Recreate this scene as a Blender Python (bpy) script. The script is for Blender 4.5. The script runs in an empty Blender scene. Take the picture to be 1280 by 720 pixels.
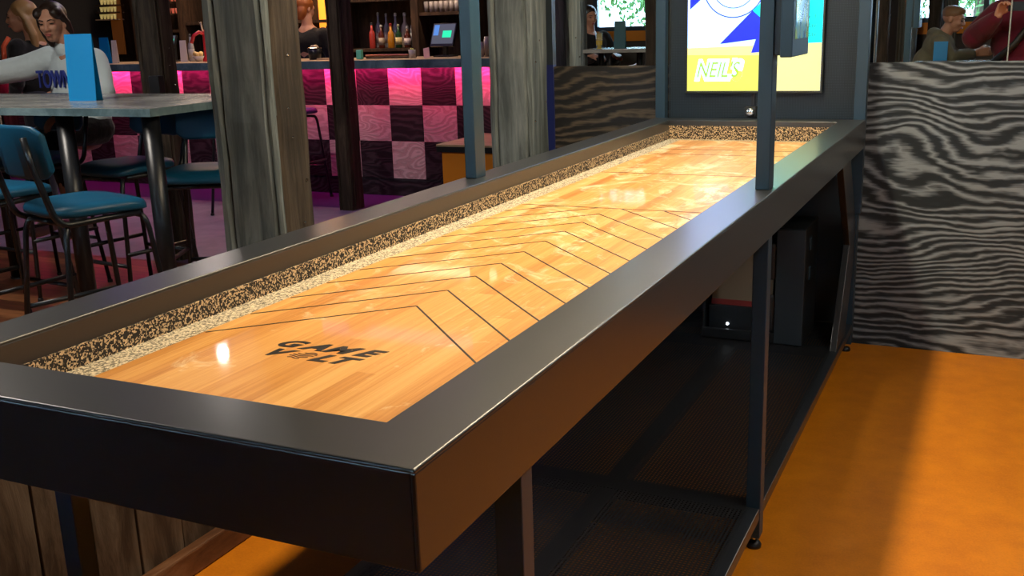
import bpy, bmesh, math, random
from mathutils import Vector, Matrix, Euler
R = math.radians
random.seed(7)
sc = bpy.context.scene
col = sc.collection

# ------------------------------------------------------------ camera
F_PX = 1285.4
CAM = Vector((0.4957, -0.7998, 1.412))
YAW, PITCH, ROLL = 0.4466, 0.2526, -0.0324
_f = Vector((-math.sin(YAW)*math.cos(PITCH), math.cos(YAW)*math.cos(PITCH), -math.sin(PITCH)))
_r = Vector((math.cos(YAW), math.sin(YAW), 0)); _u = _r.cross(_f)
RIGHT = math.cos(ROLL)*_r + math.sin(ROLL)*_u
UP = -math.sin(ROLL)*_r + math.cos(ROLL)*_u
cd = bpy.data.cameras.new('camera'); cam = bpy.data.objects.new('camera', cd); col.objects.link(cam)
cd.sensor_width = 36; cd.lens = F_PX/1280*36; cd.clip_start = 0.02; cd.clip_end = 200
m = Matrix((RIGHT, UP, -_f)).transposed().to_4x4(); m.translation = CAM
cam.matrix_world = m
sc.camera = cam

# ------------------------------------------------------------ exposure / view
sc.view_settings.view_transform = 'Standard'
sc.view_settings.look = 'None'
sc.view_settings.gamma = 1
sc.view_settings.use_curve_mapping = False
sc.view_settings.exposure = 0.35
sc.cycles.use_denoising = True
sc.cycles.max_bounces = 8
sc.cycles.diffuse_bounces = 4
sc.cycles.glossy_bounces = 5
sc.cycles.transmission_bounces = 6
sc.cycles.sample_clamp_indirect = 6
sc.cycles.caustics_reflective = False
sc.cycles.caustics_refractive = False

# ------------------------------------------------------------ sky
w = bpy.data.worlds.new('sky'); sc.world = w; w.use_nodes = True
nt = w.node_tree; bg = nt.nodes['Background']
bg.inputs[0].default_value = (0.50, 0.74, 1.0, 1); bg.inputs[1].default_value = 12.0

# ------------------------------------------------------------ area lights (lamps of the room, added fill lights and window portals)
def area(name, loc, sx, sy, power, colr, rot=(0,0,0), spread=180):
    l = bpy.data.lights.new(name, 'AREA'); l.shape = 'RECTANGLE'; l.size = sx; l.size_y = sy
    l.energy = power; l.color = colr; l.spread = R(spread)
    o = bpy.data.objects.new(name, l); col.objects.link(o); o.location = loc; o.rotation_euler = rot
    return o
WINS = [(-5.6,-4.4), (-3.75,-3.08), (-2.2,-1.3), (-0.45,1.0), (1.6,3.2)]
WIN_Z = (1.30, 2.55)
BACK_Y = -3.0
for a, b in WINS:                       # portals only guide the sky's light through the panes
    o = area('window_portal', ((a+b)/2, BACK_Y+0.02, sum(WIN_Z)/2), b-a, WIN_Z[1]-WIN_Z[0], 1, (1,1,1), (R(90),0,0))
    o.data.cycles.is_portal = True
area('table_lamp_light', (-0.44, 1.98, 2.30), 0.10, 2.8, 50, (1.0, 0.80, 0.52))
area('fill_and_spot_light', (1.6, 1.2, 2.86), 1.0, 1.4, 25, (1.0, 0.93, 0.85))  # unseen ceiling light, added for general brightness on this side
area('fill_and_spot_light', (-3.6, 1.4, 2.86), 0.8, 0.8, 42, (1.0, 0.92, 0.84))  # added ceiling fill for the planks and bar table
area('fill_and_spot_light', (-4.88, 5.15, 2.86), .06, .06, 12, (1.0, 0.90, 0.82))
area('bar_fill_light', (-5.6, 7.5, 2.70), 4.0, 0.3, 46, (1.0, 0.72, 0.50))  # added warm fill above the counter, without a fixture

# ------------------------------------------------------------ unprojection used to lay out distances
def ray(x, y): return _f + (x-640)/F_PX*RIGHT - (y-360)/F_PX*UP
def at(ax, v, x, y):
    d = ray(x, y); return CAM + d*((v-CAM[ax])/d[ax])

# ------------------------------------------------------------ materials
def mat(name, base=(.5,.5,.5), rough=.5, metal=0., spec=.5, coat=0., coat_r=.05, emit=None, es=0., trans=0., ior=1.45, sheen=0.):
    m = bpy.data.materials.new(name); m.use_nodes = True
    b = m.node_tree.nodes['Principled BSDF']
    b.inputs['Base Color'].default_value = (*base, 1); b.inputs['Roughness'].default_value = rough
    b.inputs['Metallic'].default_value = metal; b.inputs['Specular IOR Level'].default_value = spec
    b.inputs['Coat Weight'].default_value = coat; b.inputs['Coat Roughness'].default_value = coat_r
    b.inputs['Transmission Weight'].default_value = trans; b.inputs['IOR'].default_value = ior
    b.inputs['Sheen Weight'].default_value = sheen
    if emit: b.inputs['Emission Color'].default_value = (*emit, 1); b.inputs['Emission Strength'].default_value = es
    return m
def N(m, t, **k):
    n = m.node_tree.nodes.new(t)
    for a, v in k.items():
        if a in n.inputs: n.inputs[a].default_value = v
        else: setattr(n, a, v)
    return n
def L(m, a, b): m.node_tree.links.new(a, b)
def bsdf(m): return m.node_tree.nodes['Principled BSDF']
def coords(m, scale=(1,1,1), rot=(0,0,0), loc=(0,0,0), src='Object'):
    tc = N(m, 'ShaderNodeTexCoord'); mp = N(m, 'ShaderNodeMapping')
    mp.inputs['Scale'].default_value = scale; mp.inputs['Rotation'].default_value = rot; mp.inputs['Location'].default_value = loc
    L(m, tc.outputs[src], mp.inputs['Vector']); return mp.outputs['Vector']
def ramp(m, fac, stops, interp='LINEAR'):
    r = N(m, 'ShaderNodeValToRGB'); e = r.color_ramp.elements; r.color_ramp.interpolation = interp
    while len(e) < len(stops): e.new(0.5)
    for i, (p, c) in enumerate(stops): e[i].position = p; e[i].color = (*c, 1)
    L(m, fac, r.inputs[0]); return r.outputs[0]
def noise(m, vec, scale, detail=4, rough=.55, dist=0.):
    n = N(m, 'ShaderNodeTexNoise'); n.inputs['Scale'].default_value = scale; n.inputs['Detail'].default_value = detail
    n.inputs['Roughness'].default_value = rough; n.inputs['Distortion'].default_value = dist
    L(m, vec, n.inputs['Vector']); return n.outputs['Fac']
def math_(m, op, a, b=None):
    n = N(m, 'ShaderNodeMath', operation=op)
    for i, v in enumerate((a, b)):
        if v is None: continue
        if isinstance(v, (int, float)): n.inputs[i].default_value = v
        else: L(m, v, n.inputs[i])
    return n.outputs[0]
def mixc(m, fac, a, b, mode='MIX'):
    n = N(m, 'ShaderNodeMix', data_type='RGBA', blend_type=mode)
    for i, v in ((0, fac), (6, a), (7, b)):
        if isinstance(v, (int, float)): n.inputs[i].default_value = v
        elif isinstance(v, tuple): n.inputs[i].default_value = (*v, 1)
        else: L(m, v, n.inputs[i])
    return n.outputs[2]
def bump(m, h, strength=.3, dist=.01):
    n = N(m, 'ShaderNodeBump'); n.inputs['Strength'].default_value = strength; n.inputs['Distance'].default_value = dist
    L(m, h, n.inputs['Height']); L(m, n.outputs[0], bsdf(m).inputs['Normal'])
def setc(m, c): L(m, c, bsdf(m).inputs['Base Color'])

def plywood(name, dark, light, seed=0., k=13, wob=8., sc_=(0.8, 1, 1.5), lo=.34, hi=.62, light2=None):
    """strong flat-sawn grain: level bands bent by a slow noise field"""
    m = mat(name, rough=.6, spec=.3)
    n = noise(m, coords(m, sc_, loc=(seed, seed*1.7, seed*.6)), 1.0, 2.0, .4, .6)
    n2 = noise(m, coords(m, (2.2, 1, 5), loc=(seed*2, 0, 1)), 1.7, 3, .5, .5)
    fine = noise(m, coords(m, (3.0, 1, 40), loc=(seed, 0, 0)), 1.6, 3, .6)
    sz = N(m, 'ShaderNodeSeparateXYZ'); L(m, coords(m), sz.inputs[0])
    a = math_(m, 'ADD', math_(m, 'MULTIPLY', sz.outputs[2], k), math_(m, 'MULTIPLY', n, wob*2.6))
    a = math_(m, 'ADD', a, math_(m, 'MULTIPLY', n2, 2.2)); a = math_(m, 'ADD', a, math_(m, 'MULTIPLY', fine, .75))
    g = math_(m, 'MULTIPLY', math_(m, 'PINGPONG', math_(m, 'FRACT', a), .5), 2.)
    mott = noise(m, coords(m, (1.3, 1, 5), loc=(seed, 0, 3)), 2.2, 4, .6)
    g = math_(m, 'ADD', g, math_(m, 'MULTIPLY', math_(m, 'SUBTRACT', mott, .5), .95))
    l2 = light2 or tuple(c*.7 for c in light)
    setc(m, ramp(m, g, [(max(0, lo-.2), dark), (lo, tuple(d*1.3 for d in dark)), (hi, l2), (min(hi+.3, .98), light)])); bump(m, g, .25, .004)
    return m
def oldwood(name, cols, scale=(14, 14, 1.2), seed=0., rough=.75, spec=.3):
    m = mat(name, rough=rough, spec=spec)
    v = coords(m, scale, loc=(seed, seed, seed))
    n = noise(m, v, 1.6, 7, .68, .5)
    b = noise(m, coords(m, (2.5, 2.5, 2), loc=(seed, 0, 0)), 1.3, 3, .5)
    f = math_(m, 'ADD', math_(m, 'MULTIPLY', n, .7), math_(m, 'MULTIPLY', b, .3))
    setc(m, ramp(m, f, [(.32, cols[0]), (.47, cols[1]), (.62, cols[2])])); bump(m, n, .5, .01)
    return m

M = {}
M['frame'] = mat('satin black powder coat', (.019,.022,.027), .37, 0, .5, coat=.42, coat_r=.20)
_n = noise(M['frame'], coords(M['frame']), 900, 2); bump(M['frame'], _n, .10, .001)
M['frame_post'] = mat('blue grey powder coat', (.017,.043,.072), .42, 0, .5)
M['mirror'] = mat('mirror glass', (.86,.90,.90), .0, 1.0)
M['chrome'] = mat('chrome', (.8,.8,.8), .15, 1)
M['rubber'] = mat('black rubber', (.012,.012,.013), .5)
M['black'] = mat('black plastic', (.010,.012,.014), .35)
M['dark_panel'] = mat('dark blue grey panel', (.022,.032,.042), .42)
M['teal'] = mat('teal vinyl', (.006,.090,.190), .42, 0, .5)
bump(M['teal'], noise(M['teal'], coords(M['teal']), 120, 3), .08, .002)
M['tube'] = mat('black steel tube', (.010,.012,.016), .33, 0, .6)
M['blue_card'] = mat('bright blue card', (.002,.25,.62), .45)
M['white_card'] = mat('white card', (.60,.55,.52), .6)

# orange vinyl floor
m = M['orange'] = mat('orange vinyl floor', rough=.42, spec=.45)
v = coords(m); n1 = noise(m, v, 9, 5, .65); n2 = noise(m, v, 160, 2, .5)
f_ = math_(m, 'ADD', math_(m, 'MULTIPLY', n1, .65), math_(m, 'MULTIPLY', n2, .35))
setc(m, ramp(m, f_, [(.35, (.53,.160,.005)), (.62, (.68,.225,.008))])); bump(m, n2, .08, .002)

# field maple boards, wax and grain
m = M['maple'] = mat('lacquered maple boards', rough=.45, spec=.4, coat=.17, coat_r=.05)
v = coords(m)
sep = N(m, 'ShaderNodeSeparateXYZ'); L(m, v, sep.inputs[0])
bx = math_(m, 'MULTIPLY', sep.outputs[0], 1/.034)
cell = math_(m, 'FLOOR', bx)
wn = N(m, 'ShaderNodeTexWhiteNoise', noise_dimensions='2D')
cb = N(m, 'ShaderNodeCombineXYZ'); L(m, cell, cb.inputs[0])
yy = math_(m, 'FLOOR', math_(m, 'ADD', math_(m, 'MULTIPLY', sep.outputs[1], .8), math_(m, 'MULTIPLY', cell, .37)))
L(m, yy, cb.inputs[1]); L(m, cb.outputs[0], wn.inputs['Vector'])
grain = noise(m, coords(m, (95, 2.3, 1)), 1.6, 6, .7, .8)
grain2 = noise(m, coords(m, (26, .8, 1)), 1.3, 4, .6, .4)
g = math_(m, 'ADD', math_(m, 'MULTIPLY', grain, .5), math_(m, 'ADD', math_(m, 'MULTIPLY', wn.outputs[0], .22), math_(m, 'MULTIPLY', grain2, .34)))
wood = ramp(m, g, [(.30, (.42,.155,.030)), (.48, (.63,.285,.066)), (.68, (.78,.43,.135)), (.8, (.84,.52,.21))])
wx = noise(m, coords(m, (1, .8, 1)), 7.5, 7, .72, 1.6)
wband = N(m, 'ShaderNodeMapRange'); wband.inputs[1].default_value = -1.3; wband.inputs[2].default_value = -.2
L(m, sep.outputs[1], wband.inputs[0])
wmask = ramp(m, math_(m, 'ADD', wx, math_(m, 'MULTIPLY', wband.outputs[0], .10)), [(.60, (0,0,0)), (.74, (.72,.72,.72))])
setc(m, mixc(m, wmask, wood, (.92,.80,.52)))
rr = N(m, 'ShaderNodeMapRange'); rr.inputs[3].default_value = .42; rr.inputs[4].default_value = .5; L(m, wmask, rr.inputs[0]); L(m, rr.outputs[0], bsdf(m).inputs['Roughness'])

M['ink'] = mat('black inlay', (.008,.007,.006), .5)
M['maple_line'] = M['ink']
# rubber granulate
def speck(name, dark, light, th, sc_=190):
    m = mat(name, rough=.75, spec=.3)
    vo = N(m, 'ShaderNodeTexVoronoi'); vo.inputs['Scale'].default_value = sc_; vo.inputs['Randomness'].default_value = 1
    vv = coords(m); nn = N(m, 'ShaderNodeTexNoise'); nn.inputs['Scale'].default_value = sc_*.9; nn.inputs['Detail'].default_value = 1
    L(m, vv, nn.inputs['Vector'])
    mx = N(m, 'ShaderNodeVectorMath', operation='MULTIPLY_ADD'); L(m, nn.outputs['Color'], mx.inputs[0]); mx.inputs[1].default_value = (.004,.004,.004); L(m, vv, mx.inputs[2])
    L(m, mx.outputs[0], vo.inputs['Vector'])
    bw = N(m, 'ShaderNodeRGBToBW'); L(m, vo.outputs['Color'], bw.inputs[0])
    setc(m, ramp(m, bw.outputs[0], [(th-.03, dark), (th+.03, light), (.95, tuple(min(1,c*1.35) for c in light))]))
    bump(m, bw.outputs[0], .3, .003); return m
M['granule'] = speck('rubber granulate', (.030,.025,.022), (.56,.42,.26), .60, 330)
M['granule_lit'] = speck('worn rubber granulate', (.17,.15,.115), (.58,.50,.36), .45, 330)  # paler copy for the gutter floor, lamp light put into the colour

# mesh panels: perforated steel sheet with see-through holes
def perforated(name, base, scale, hole=.26, rough=.45):
    m = mat(name, base, rough)
    v = coords(m, (scale, scale, scale))
    fr = N(m, 'ShaderNodeVectorMath', operation='FRACTION'); L(m, v, fr.inputs[0])
    sb = N(m, 'ShaderNodeVectorMath', operation='SUBTRACT'); L(m, fr.outputs[0], sb.inputs[0]); sb.inputs[1].default_value = (.5,.5,.5)
    return m, sb.outputs[0]
def perf_alpha(m, vec, ax, r):
    s = N(m, 'ShaderNodeSeparateXYZ'); L(m, vec, s.inputs[0])
    a, b = ax; d = math_(m, 'ADD', math_(m, 'MULTIPLY', s.outputs[a], s.outputs[a]), math_(m, 'MULTIPLY', s.outputs[b], s.outputs[b]))
    L(m, math_(m, 'GREATER_THAN', d, r*r), bsdf(m).inputs['Alpha'])
m, vv = perforated('perforated steel sheet', (.012,.013,.015), 95); perf_alpha(m, vv, (0,1), .33); M['perf_floor'] = m
m, vv = perforated('perforated back sheet', (.016,.028,.042), 150); perf_alpha(m, vv, (0,2), .30); M['perf_back'] = m

M['ply_grey'] = plywood('grey black grained plywood', (.019,.026,.034), (.235,.29,.35), 2.3, 30, 7.5, (.9,1,1.7), .32, .60, (.11,.135,.165))
M['ply_dark'] = plywood('dark grained plywood', (.014,.015,.017), (.10,.085,.070), 7.1, 28, 3.6, (.8,1,1.5), .44, .74)
M['ply_pale'] = plywood('pale grained bar tile', (.40,.32,.32), (.62,.56,.56), 4.4, 20, 6., (1.6,1,3), .1, .45)
M['ply_black'] = plywood('black grained bar tile', (.013,.012,.015), (.045,.042,.050), 9.9, 20, 6., (1.6,1,3), .35, .65)
M['pillar_cool'] = oldwood('weathered grey timber', ((.034,.043,.047), (.092,.114,.124), (.20,.235,.25)))  # bluish window light on front faces is painted into this timber
M['pillar_warm'] = oldwood('shade darkened weathered timber', ((.010,.008,.007), (.028,.022,.017), (.070,.055,.042)), (16,16,1.4), 3.)  # painted browner and darker, as on pillar sides away from the windows
M['post_dark'] = oldwood('dark oak timber', ((.012,.009,.008), (.038,.026,.020), (.085,.062,.048)), (16,16,1.4), 6.)
M['board'] = oldwood('scuffed brown boards', ((.016,.010,.007), (.055,.036,.026), (.150,.110,.085)), (9,9,1.6), 5., .6)
M['kick'] = oldwood('worn kick board', ((.05,.020,.010), (.14,.058,.025), (.26,.14,.08)), (9,1.2,9), 8., .6)
M['bar_wood'] = oldwood('back bar timber', ((.014,.008,.005), (.045,.025,.014), (.10,.055,.030)), (12,12,1.5), 2.)
M['bar_top'] = oldwood('oak counter', ((.25,.16,.09), (.42,.30,.18), (.55,.42,.28)), (2,10,10), 1., .4)
M['zinc'] = oldwood('zinc table top', ((.10,.105,.10), (.23,.24,.23), (.42,.43,.41)), (1.2,5,5), 4., .22, .6)
M['zinc_edge'] = oldwood('blue grey metal edge', ((.05,.085,.10), (.10,.17,.20), (.22,.33,.37)), (3,3,3), 4., .4)
# plank floor
m = M['planks'] = mat('brown plank floor', rough=.28, spec=.5)
v = coords(m); s = N(m, 'ShaderNodeSeparateXYZ'); L(m, v, s.inputs[0])
pc = math_(m, 'MULTIPLY', s.outputs[1], 1/.13); cellp = math_(m, 'FLOOR', pc); frp = math_(m, 'FRACT', pc)
wn2 = N(m, 'ShaderNodeTexWhiteNoise', noise_dimensions='1D'); L(m, cellp, wn2.inputs['W'])
gg = noise(m, coords(m, (1.6, 22, 1)), 1.8, 5, .65, .4)
cc = ramp(m, math_(m, 'ADD', math_(m, 'MULTIPLY', gg, .7), math_(m, 'MULTIPLY', wn2.outputs[0], .3)), [(.3, (.06,.020,.012)), (.5, (.17,.060,.028)), (.7, (.36,.15,.06))])
gap = math_(m, 'GREATER_THAN', frp, .04)
setc(m, mixc(m, gap, (.01,.006,.005), cc))
# lavender carpet/vinyl
m = M['violet'] = mat('violet vinyl floor', rough=.45)
setc(m, ramp(m, noise(m, coords(m), 5, 5, .6), [(.35, (.15,.10,.19)), (.65, (.24,.17,.29))]))
M['violet_deep'] = mat('deep purple vinyl floor', (.050,.020,.14), .45)
M['plaster_dark'] = mat('dark painted wall', (.020,.020,.022), .7)
M['ceiling'] = mat('dark painted ceiling', (.045,.042,.040), .85)
M['blue_trim'] = mat('deep blue painted trim', (.012,.022,.13), .45)
M['orange_panel'] = mat('orange panel', (.78,.27,.012), .5)
M['copper'] = mat('copper', (.75,.32,.18), .3, 1)
M['lamp_glow'] = mat('lamp diffuser', (.9,.85,.7), .5, emit=(1,.82,.55), es=3)

# ------------------------------------------------------------ mesh helpers
def wloc(o):
    v = Vector((0,0,0))
    while o is not None: v = v + Vector(o.location); o = o.parent
    return v
class MB:
    """collects shapes; build() links them as one mesh object"""
    def __init__(s): s.bm = bmesh.new()
    def box(s, x0, x1, y0, y1, z0, z1):
        r = bmesh.ops.create_cube(s.bm, size=1)
        bmesh.ops.scale(s.bm, vec=(abs(x1-x0), abs(y1-y0), abs(z1-z0)), verts=r['verts'])
        bmesh.ops.translate(s.bm, vec=((x0+x1)/2, (y0+y1)/2, (z0+z1)/2), verts=r['verts']); return s
    def prism(s, pts, axis, a, b):
        """polygon pts in the two other axes, extruded from a to b along axis"""
        def mk(p, t):
            q = list(p); q.insert(axis, t); return s.bm.verts.new(q)
        A = [mk(p, a) for p in pts]; B = [mk(p, b) for p in pts]; n = len(pts)
        s.bm.faces.new(A); s.bm.faces.new(B[::-1])
        for i in range(n): s.bm.faces.new((A[i], B[i], B[(i+1)%n], A[(i+1)%n]))
        return s
    def tube(s, pts, r, seg=10, r2=None):
        pts = [Vector(p) for p in pts]; rings = []
        n = len(pts); ref = None
        for i, p in enumerate(pts):
            t = (pts[min(i+1, n-1)] - pts[max(i-1, 0)]).normalized()
            if ref is None:
                ref = Vector((0,0,1)) if abs(t.z) < .9 else Vector((1,0,0))
            u = (ref - t*ref.dot(t)).normalized(); v = t.cross(u); ref = u
            rad = r if r2 is None else r + (r2-r)*i/(n-1)
            if isinstance(r, (list, tuple)): rad = r[i]
            rings.append([s.bm.verts.new(p + rad*(u*math.cos(2*math.pi*k/seg) + v*math.sin(2*math.pi*k/seg))) for k in range(seg)])
        for a, b in zip(rings, rings[1:]):
            for k in range(seg): s.bm.faces.new((a[k], a[(k+1)%seg], b[(k+1)%seg], b[k]))
        s.bm.faces.new(rings[0][::-1]); s.bm.faces.new(rings[-1]); return s
    def lathe(s, prof, c=(0,0,0), seg=18):
        rings = []
        for r, z in prof:
            rings.append([s.bm.verts.new((c[0]+r*math.cos(2*math.pi*k/seg), c[1]+r*math.sin(2*math.pi*k/seg), c[2]+z)) for k in range(seg)])
        for a, b in zip(rings, rings[1:]):
            for k in range(seg): s.bm.faces.new((a[k], a[(k+1)%seg], b[(k+1)%seg], b[k]))
        s.bm.faces.new(rings[0][::-1]); s.bm.faces.new(rings[-1]); return s
    def ball(s, c, r, sub=2, rot=None):
        q = bmesh.ops.create_icosphere(s.bm, subdivisions=sub, radius=1)
        rr_ = (r,r,r) if isinstance(r, (int,float)) else r
        bmesh.ops.scale(s.bm, vec=rr_, verts=q['verts'])
        if rot: bmesh.ops.rotate(s.bm, cent=(0,0,0), matrix=Euler(rot).to_matrix(), verts=q['verts'])
        bmesh.ops.translate(s.bm, vec=c, verts=q['verts']); return s
    def caps(s, pts, rads, seg=12):
        """capsule chain: tapered tube with balls on the joints"""
        s.tube(pts, list(rads), seg)
        for p, r in zip(pts, rads): s.ball(p, r*.99, 2)
        return s
    def rot(s, c, e):
        bmesh.ops.rotate(s.bm, cent=c, matrix=Euler(e).to_matrix(), verts=s.bm.verts[:]); return s
    def build(s, name, material, parent=None, label=None, bevel=0., smooth=False, seg=2, base=None, remesh=0., smit=0):
        bm = s.bm
        bmesh.ops.recalc_face_normals(bm, faces=bm.faces[:])
        if base is None:
            if parent is not None: base = wloc(parent)
            else:
                xs = [v.co for v in bm.verts]
                lo = [min(v[i] for v in xs) for i in range(3)]; hi = [max(v[i] for v in xs) for i in range(3)]
                base = Vector(((lo[0]+hi[0])/2, (lo[1]+hi[1])/2, lo[2]))
        base = Vector(base)
        bmesh.ops.translate(bm, vec=-base, verts=bm.verts[:])
        if smooth:
            for f in bm.faces: f.smooth = True
        me = bpy.data.meshes.new(name); bm.to_mesh(me); bm.free(); me.materials.append(material)
        o = bpy.data.objects.new(name, me); col.objects.link(o)
        if parent is not None: o.parent = parent
        else: o.location = base
        if bevel:
            b = o.modifiers.new('bevel', 'BEVEL'); b.width = bevel; b.segments = seg; b.limit_method = 'ANGLE'; b.angle_limit = R(40)
        if remesh:
            r_ = o.modifiers.new('remesh', 'REMESH'); r_.mode = 'VOXEL'; r_.voxel_size = remesh; r_.use_smooth_shade = True
            if smit:
                sm = o.modifiers.new('smooth', 'SMOOTH'); sm.iterations = smit; sm.factor = .5
            bake(o)
        if label: o['label'] = label
        return o
def bake(o):
    dg = bpy.context.evaluated_depsgraph_get(); dg.update()
    me = bpy.data.meshes.new_from_object(o.evaluated_get(dg)); me.name = o.name
    o.modifiers.clear(); o.data = me
    for p in me.polygons: p.use_smooth = True
def tag(o, label, cat, group=None, kind=None):
    o['label'] = label; o['category'] = cat
    if group: o['group'] = group
    if kind: o['kind'] = kind
    return o
def thing(name, loc, label, cat, group=None):
    o = bpy.data.objects.new(name, None); o.empty_display_size = .1; col.objects.link(o); o.location = loc
    return tag(o, label, cat, group)
def structure(o): o['kind'] = 'structure'; return o
def copy_tree(o, parent=None):
    c = o.copy(); col.objects.link(c); c.parent = parent
    for ch in list(o.children):
        copy_tree(ch, c)
    return c
def text_mesh(name, body, size, material, parent, loc, rot=(0,0,0), extrude=.0005, offset=0., shear=0., align='LEFT', sx=1., label=None):
    cu = bpy.data.curves.new(name, 'FONT'); cu.body = body; cu.size = size; cu.extrude = extrude; cu.offset = offset; cu.shear = shear; cu.align_x = align
    t = bpy.data.objects.new(name+'_tmp', cu); col.objects.link(t)
    dg = bpy.context.evaluated_depsgraph_get(); dg.update()
    me = bpy.data.meshes.new_from_object(t.evaluated_get(dg)); me.name = name
    bpy.data.objects.remove(t); bpy.data.curves.remove(cu)
    me.transform(Matrix.Diagonal((sx,1,1,1))); me.materials.clear(); me.materials.append(material)
    o = bpy.data.objects.new(name, me); col.objects.link(o)
    o.parent = parent; o.location = Vector(loc) - (wloc(parent) if parent else Vector()); o.rotation_euler = rot
    if label: o['label'] = label
    return o
def fit_text(o, width, height):
    """scales the mesh so its flat extents are width x height, origin at lower left"""
    me = o.data; xs = [v.co.x for v in me.vertices]; ys = [v.co.y for v in me.vertices]
    x0, x1, y0, y1 = min(xs), max(xs), min(ys), max(ys)
    for v in me.vertices: v.co.x = (v.co.x-x0)/(x1-x0)*width; v.co.y = (v.co.y-y0)/(y1-y0)*height
    return o

# ============================================================ THE ROOM
WX = -1.42       # left end of the plywood wall
WY = 3.75        # plywood wall plane
DADO = 1.205
structure(MB().box(-1.37, 4.0, BACK_Y, WY+.1, -.1, 0).build('floor', M['orange']))
structure(MB().box(-9, -1.37, BACK_Y, 4.05, -.1, 0).build('floor', M['planks']))
structure(MB().box(-9, -1.37, 4.05, 6.05, -.1, 0).build('floor', M['violet']))
structure(MB().box(-1.37, 4.0, WY+.1, 8.6, -.1, 0).build('floor', M['violet_deep']))
structure(MB().box(-9, -1.37, 6.05, 8.6, -.1, 0).build('floor', M['violet_deep']))
structure(MB().box(-9, 4.0, BACK_Y, 8.6, 3.0, 3.1).build('ceiling', M['ceiling']))
# plywood faced wall with a mirror band above
structure(MB().box(WX, 4.0, WY, WY+.10, 0, 3.0).build('wall_far', M['plaster_dark']))
structure(MB().box(-.45, 4.0, WY-.018, WY, 0.0, DADO).build('wall_far_plywood_right', M['ply_grey']))
structure(MB().box(WX, -.46, WY-.018, WY, 0.0, DADO).build('wall_far_plywood_left', M['ply_dark']))
structure(MB().box(-1.458, WX, WY-.03, WY+.10, 0, DADO+.01).build('trim_1', M['blue_trim']))
structure(MB().box(-1.458, WX, WY-.03, WY+.10, DADO+.01, 3.0).build('trim_2', M['dark_panel']))
# mirror panels: each pane a thing fixed on the wall
for i, (a, b) in enumerate([(WX, -.92), (-.92, 0.0), (0.003, .495), (.498, 1.4), (1.403, 2.3), (2.303, 3.2)]):
    mo = MB().box(a, b, WY-.010, WY-.001, DADO, 2.9).build('mirror_panel', M['mirror'], bevel=.0015)
    tag(mo, ['tall mirror panel beside the blue trimmed wall end', 'mirror panel hidden behind the lit screen cabinet', 'narrow mirror panel right of the screen cabinet showing a seated man in a hoodie',
             'mirror panel showing a person in a maroon coat', 'mirror panel further right along the grained wall', 'last mirror panel on the right of the grained wall'][i], 'mirror', 'mirror panels above the plywood')
for i, x_ in enumerate((.0015, .4965)): structure(MB().box(x_-.0012, x_+.0012, WY-.013, WY-.009, DADO, 2.9).build('trim_%d' % (20+i), mat('seam glass edge', (.45,.5,.5), .3)))
structure(MB().box(4.0, 4.1, BACK_Y, 8.6, 0, 3.0).build('wall_right', M['plaster_dark']))
structure(MB().box(-9.1, -9.0, BACK_Y, 8.6, 0, 3.0).build('wall_left', M['plaster_dark']))
structure(MB().box(-9, 4.0, 8.5, 8.6, 0, 3.0).build('wall_bar', M['bar_wood']))
# window wall behind the camera
wb = MB(); xs = [-9.0] + [v for a in WINS for v in a] + [4.0]
wb.box(-9, 4, BACK_Y-.1, BACK_Y, 0, WIN_Z[0]); wb.box(-9, 4, BACK_Y-.1, BACK_Y, WIN_Z[1], 3.0)
for i in range(0, len(xs), 2): wb.box(xs[i], xs[i+1], BACK_Y-.1, BACK_Y, WIN_Z[0], WIN_Z[1])
structure(wb.build('wall_back', mat('brown grey plaster', (.075,.070,.066), .8)))
M['glass'] = mat('window glass', (1,1,1), 0, 0, .5, trans=1, ior=1.0)
for i, (a, b) in enumerate(WINS):
    f = MB()
    for x in (a, (a+b)/2 if b-a > .8 else None, b):
        if x is not None: f.box(x-.025, x+.025, BACK_Y-.06, BACK_Y+.01, *WIN_Z)
    f.box(a, b, BACK_Y-.06, BACK_Y+.01, WIN_Z[0]-.02, WIN_Z[0]+.03); f.box(a, b, BACK_Y-.06, BACK_Y+.01, WIN_Z[1]-.04, WIN_Z[1])
    wf = structure(f.build('window_%d' % (i+1), M['frame_post']))
    MB().box(a, b, BACK_Y-.034, BACK_Y-.030, *WIN_Z).build('pane', M['glass'], wf)
    structure(MB().box(a-.05, b+.05, BACK_Y, BACK_Y+.03, WIN_Z[0]-.13, WIN_Z[0]-.02).build('trim_%d' % (i+3), M['orange_panel']))

# ============================================================ SHUFFLEBOARD TABLE
W_, LL, RW, H_, AP = .879, 3.576, .095, .989, .114
RD = .10
tb = thing('shuffleboard_table', (-W_/2, LL/2, 0), 'long black framed shuffleboard table with glowing maple playing field', 'shuffleboard table')
# four rails, each an inverted L: flat top plus apron and inner lip
def rail(pts, name='rail'):
    a = MB()
    return a
T = .006
a = MB(); a.box(-T, 0, 0, LL, H_-AP, H_-.004); a.box(-RW, -RW+T, RD, LL-RW, H_-.050, H_-.004)
a.build('side_rail', M['frame'], tb, bevel=.0022)
a = MB(); a.box(-W_, -W_+T, 0, LL, H_-AP, H_-.004); a.box(-W_+RW-T, -W_+RW, RD, LL-RW, H_-.050, H_-.004)
a.build('side_rail', M['frame'], tb, bevel=.0022)
a = MB(); a.box(-W_+T, -T, 0, T, H_-AP, H_-.004); a.box(-W_+RW, -RW, RD-T, RD, H_-.050, H_-.004)
a.build('end_rail', M['frame'], tb, bevel=.0016)
a = MB(); a.box(-W_+T, -T, LL-T, LL, H_-AP, H_-.004); a.box(-W_+RW, -RW, LL-.107, LL-.107+T, H_-.030, H_-.0005)
a.build('end_rail', M['frame'], tb, bevel=.0016)
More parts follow.
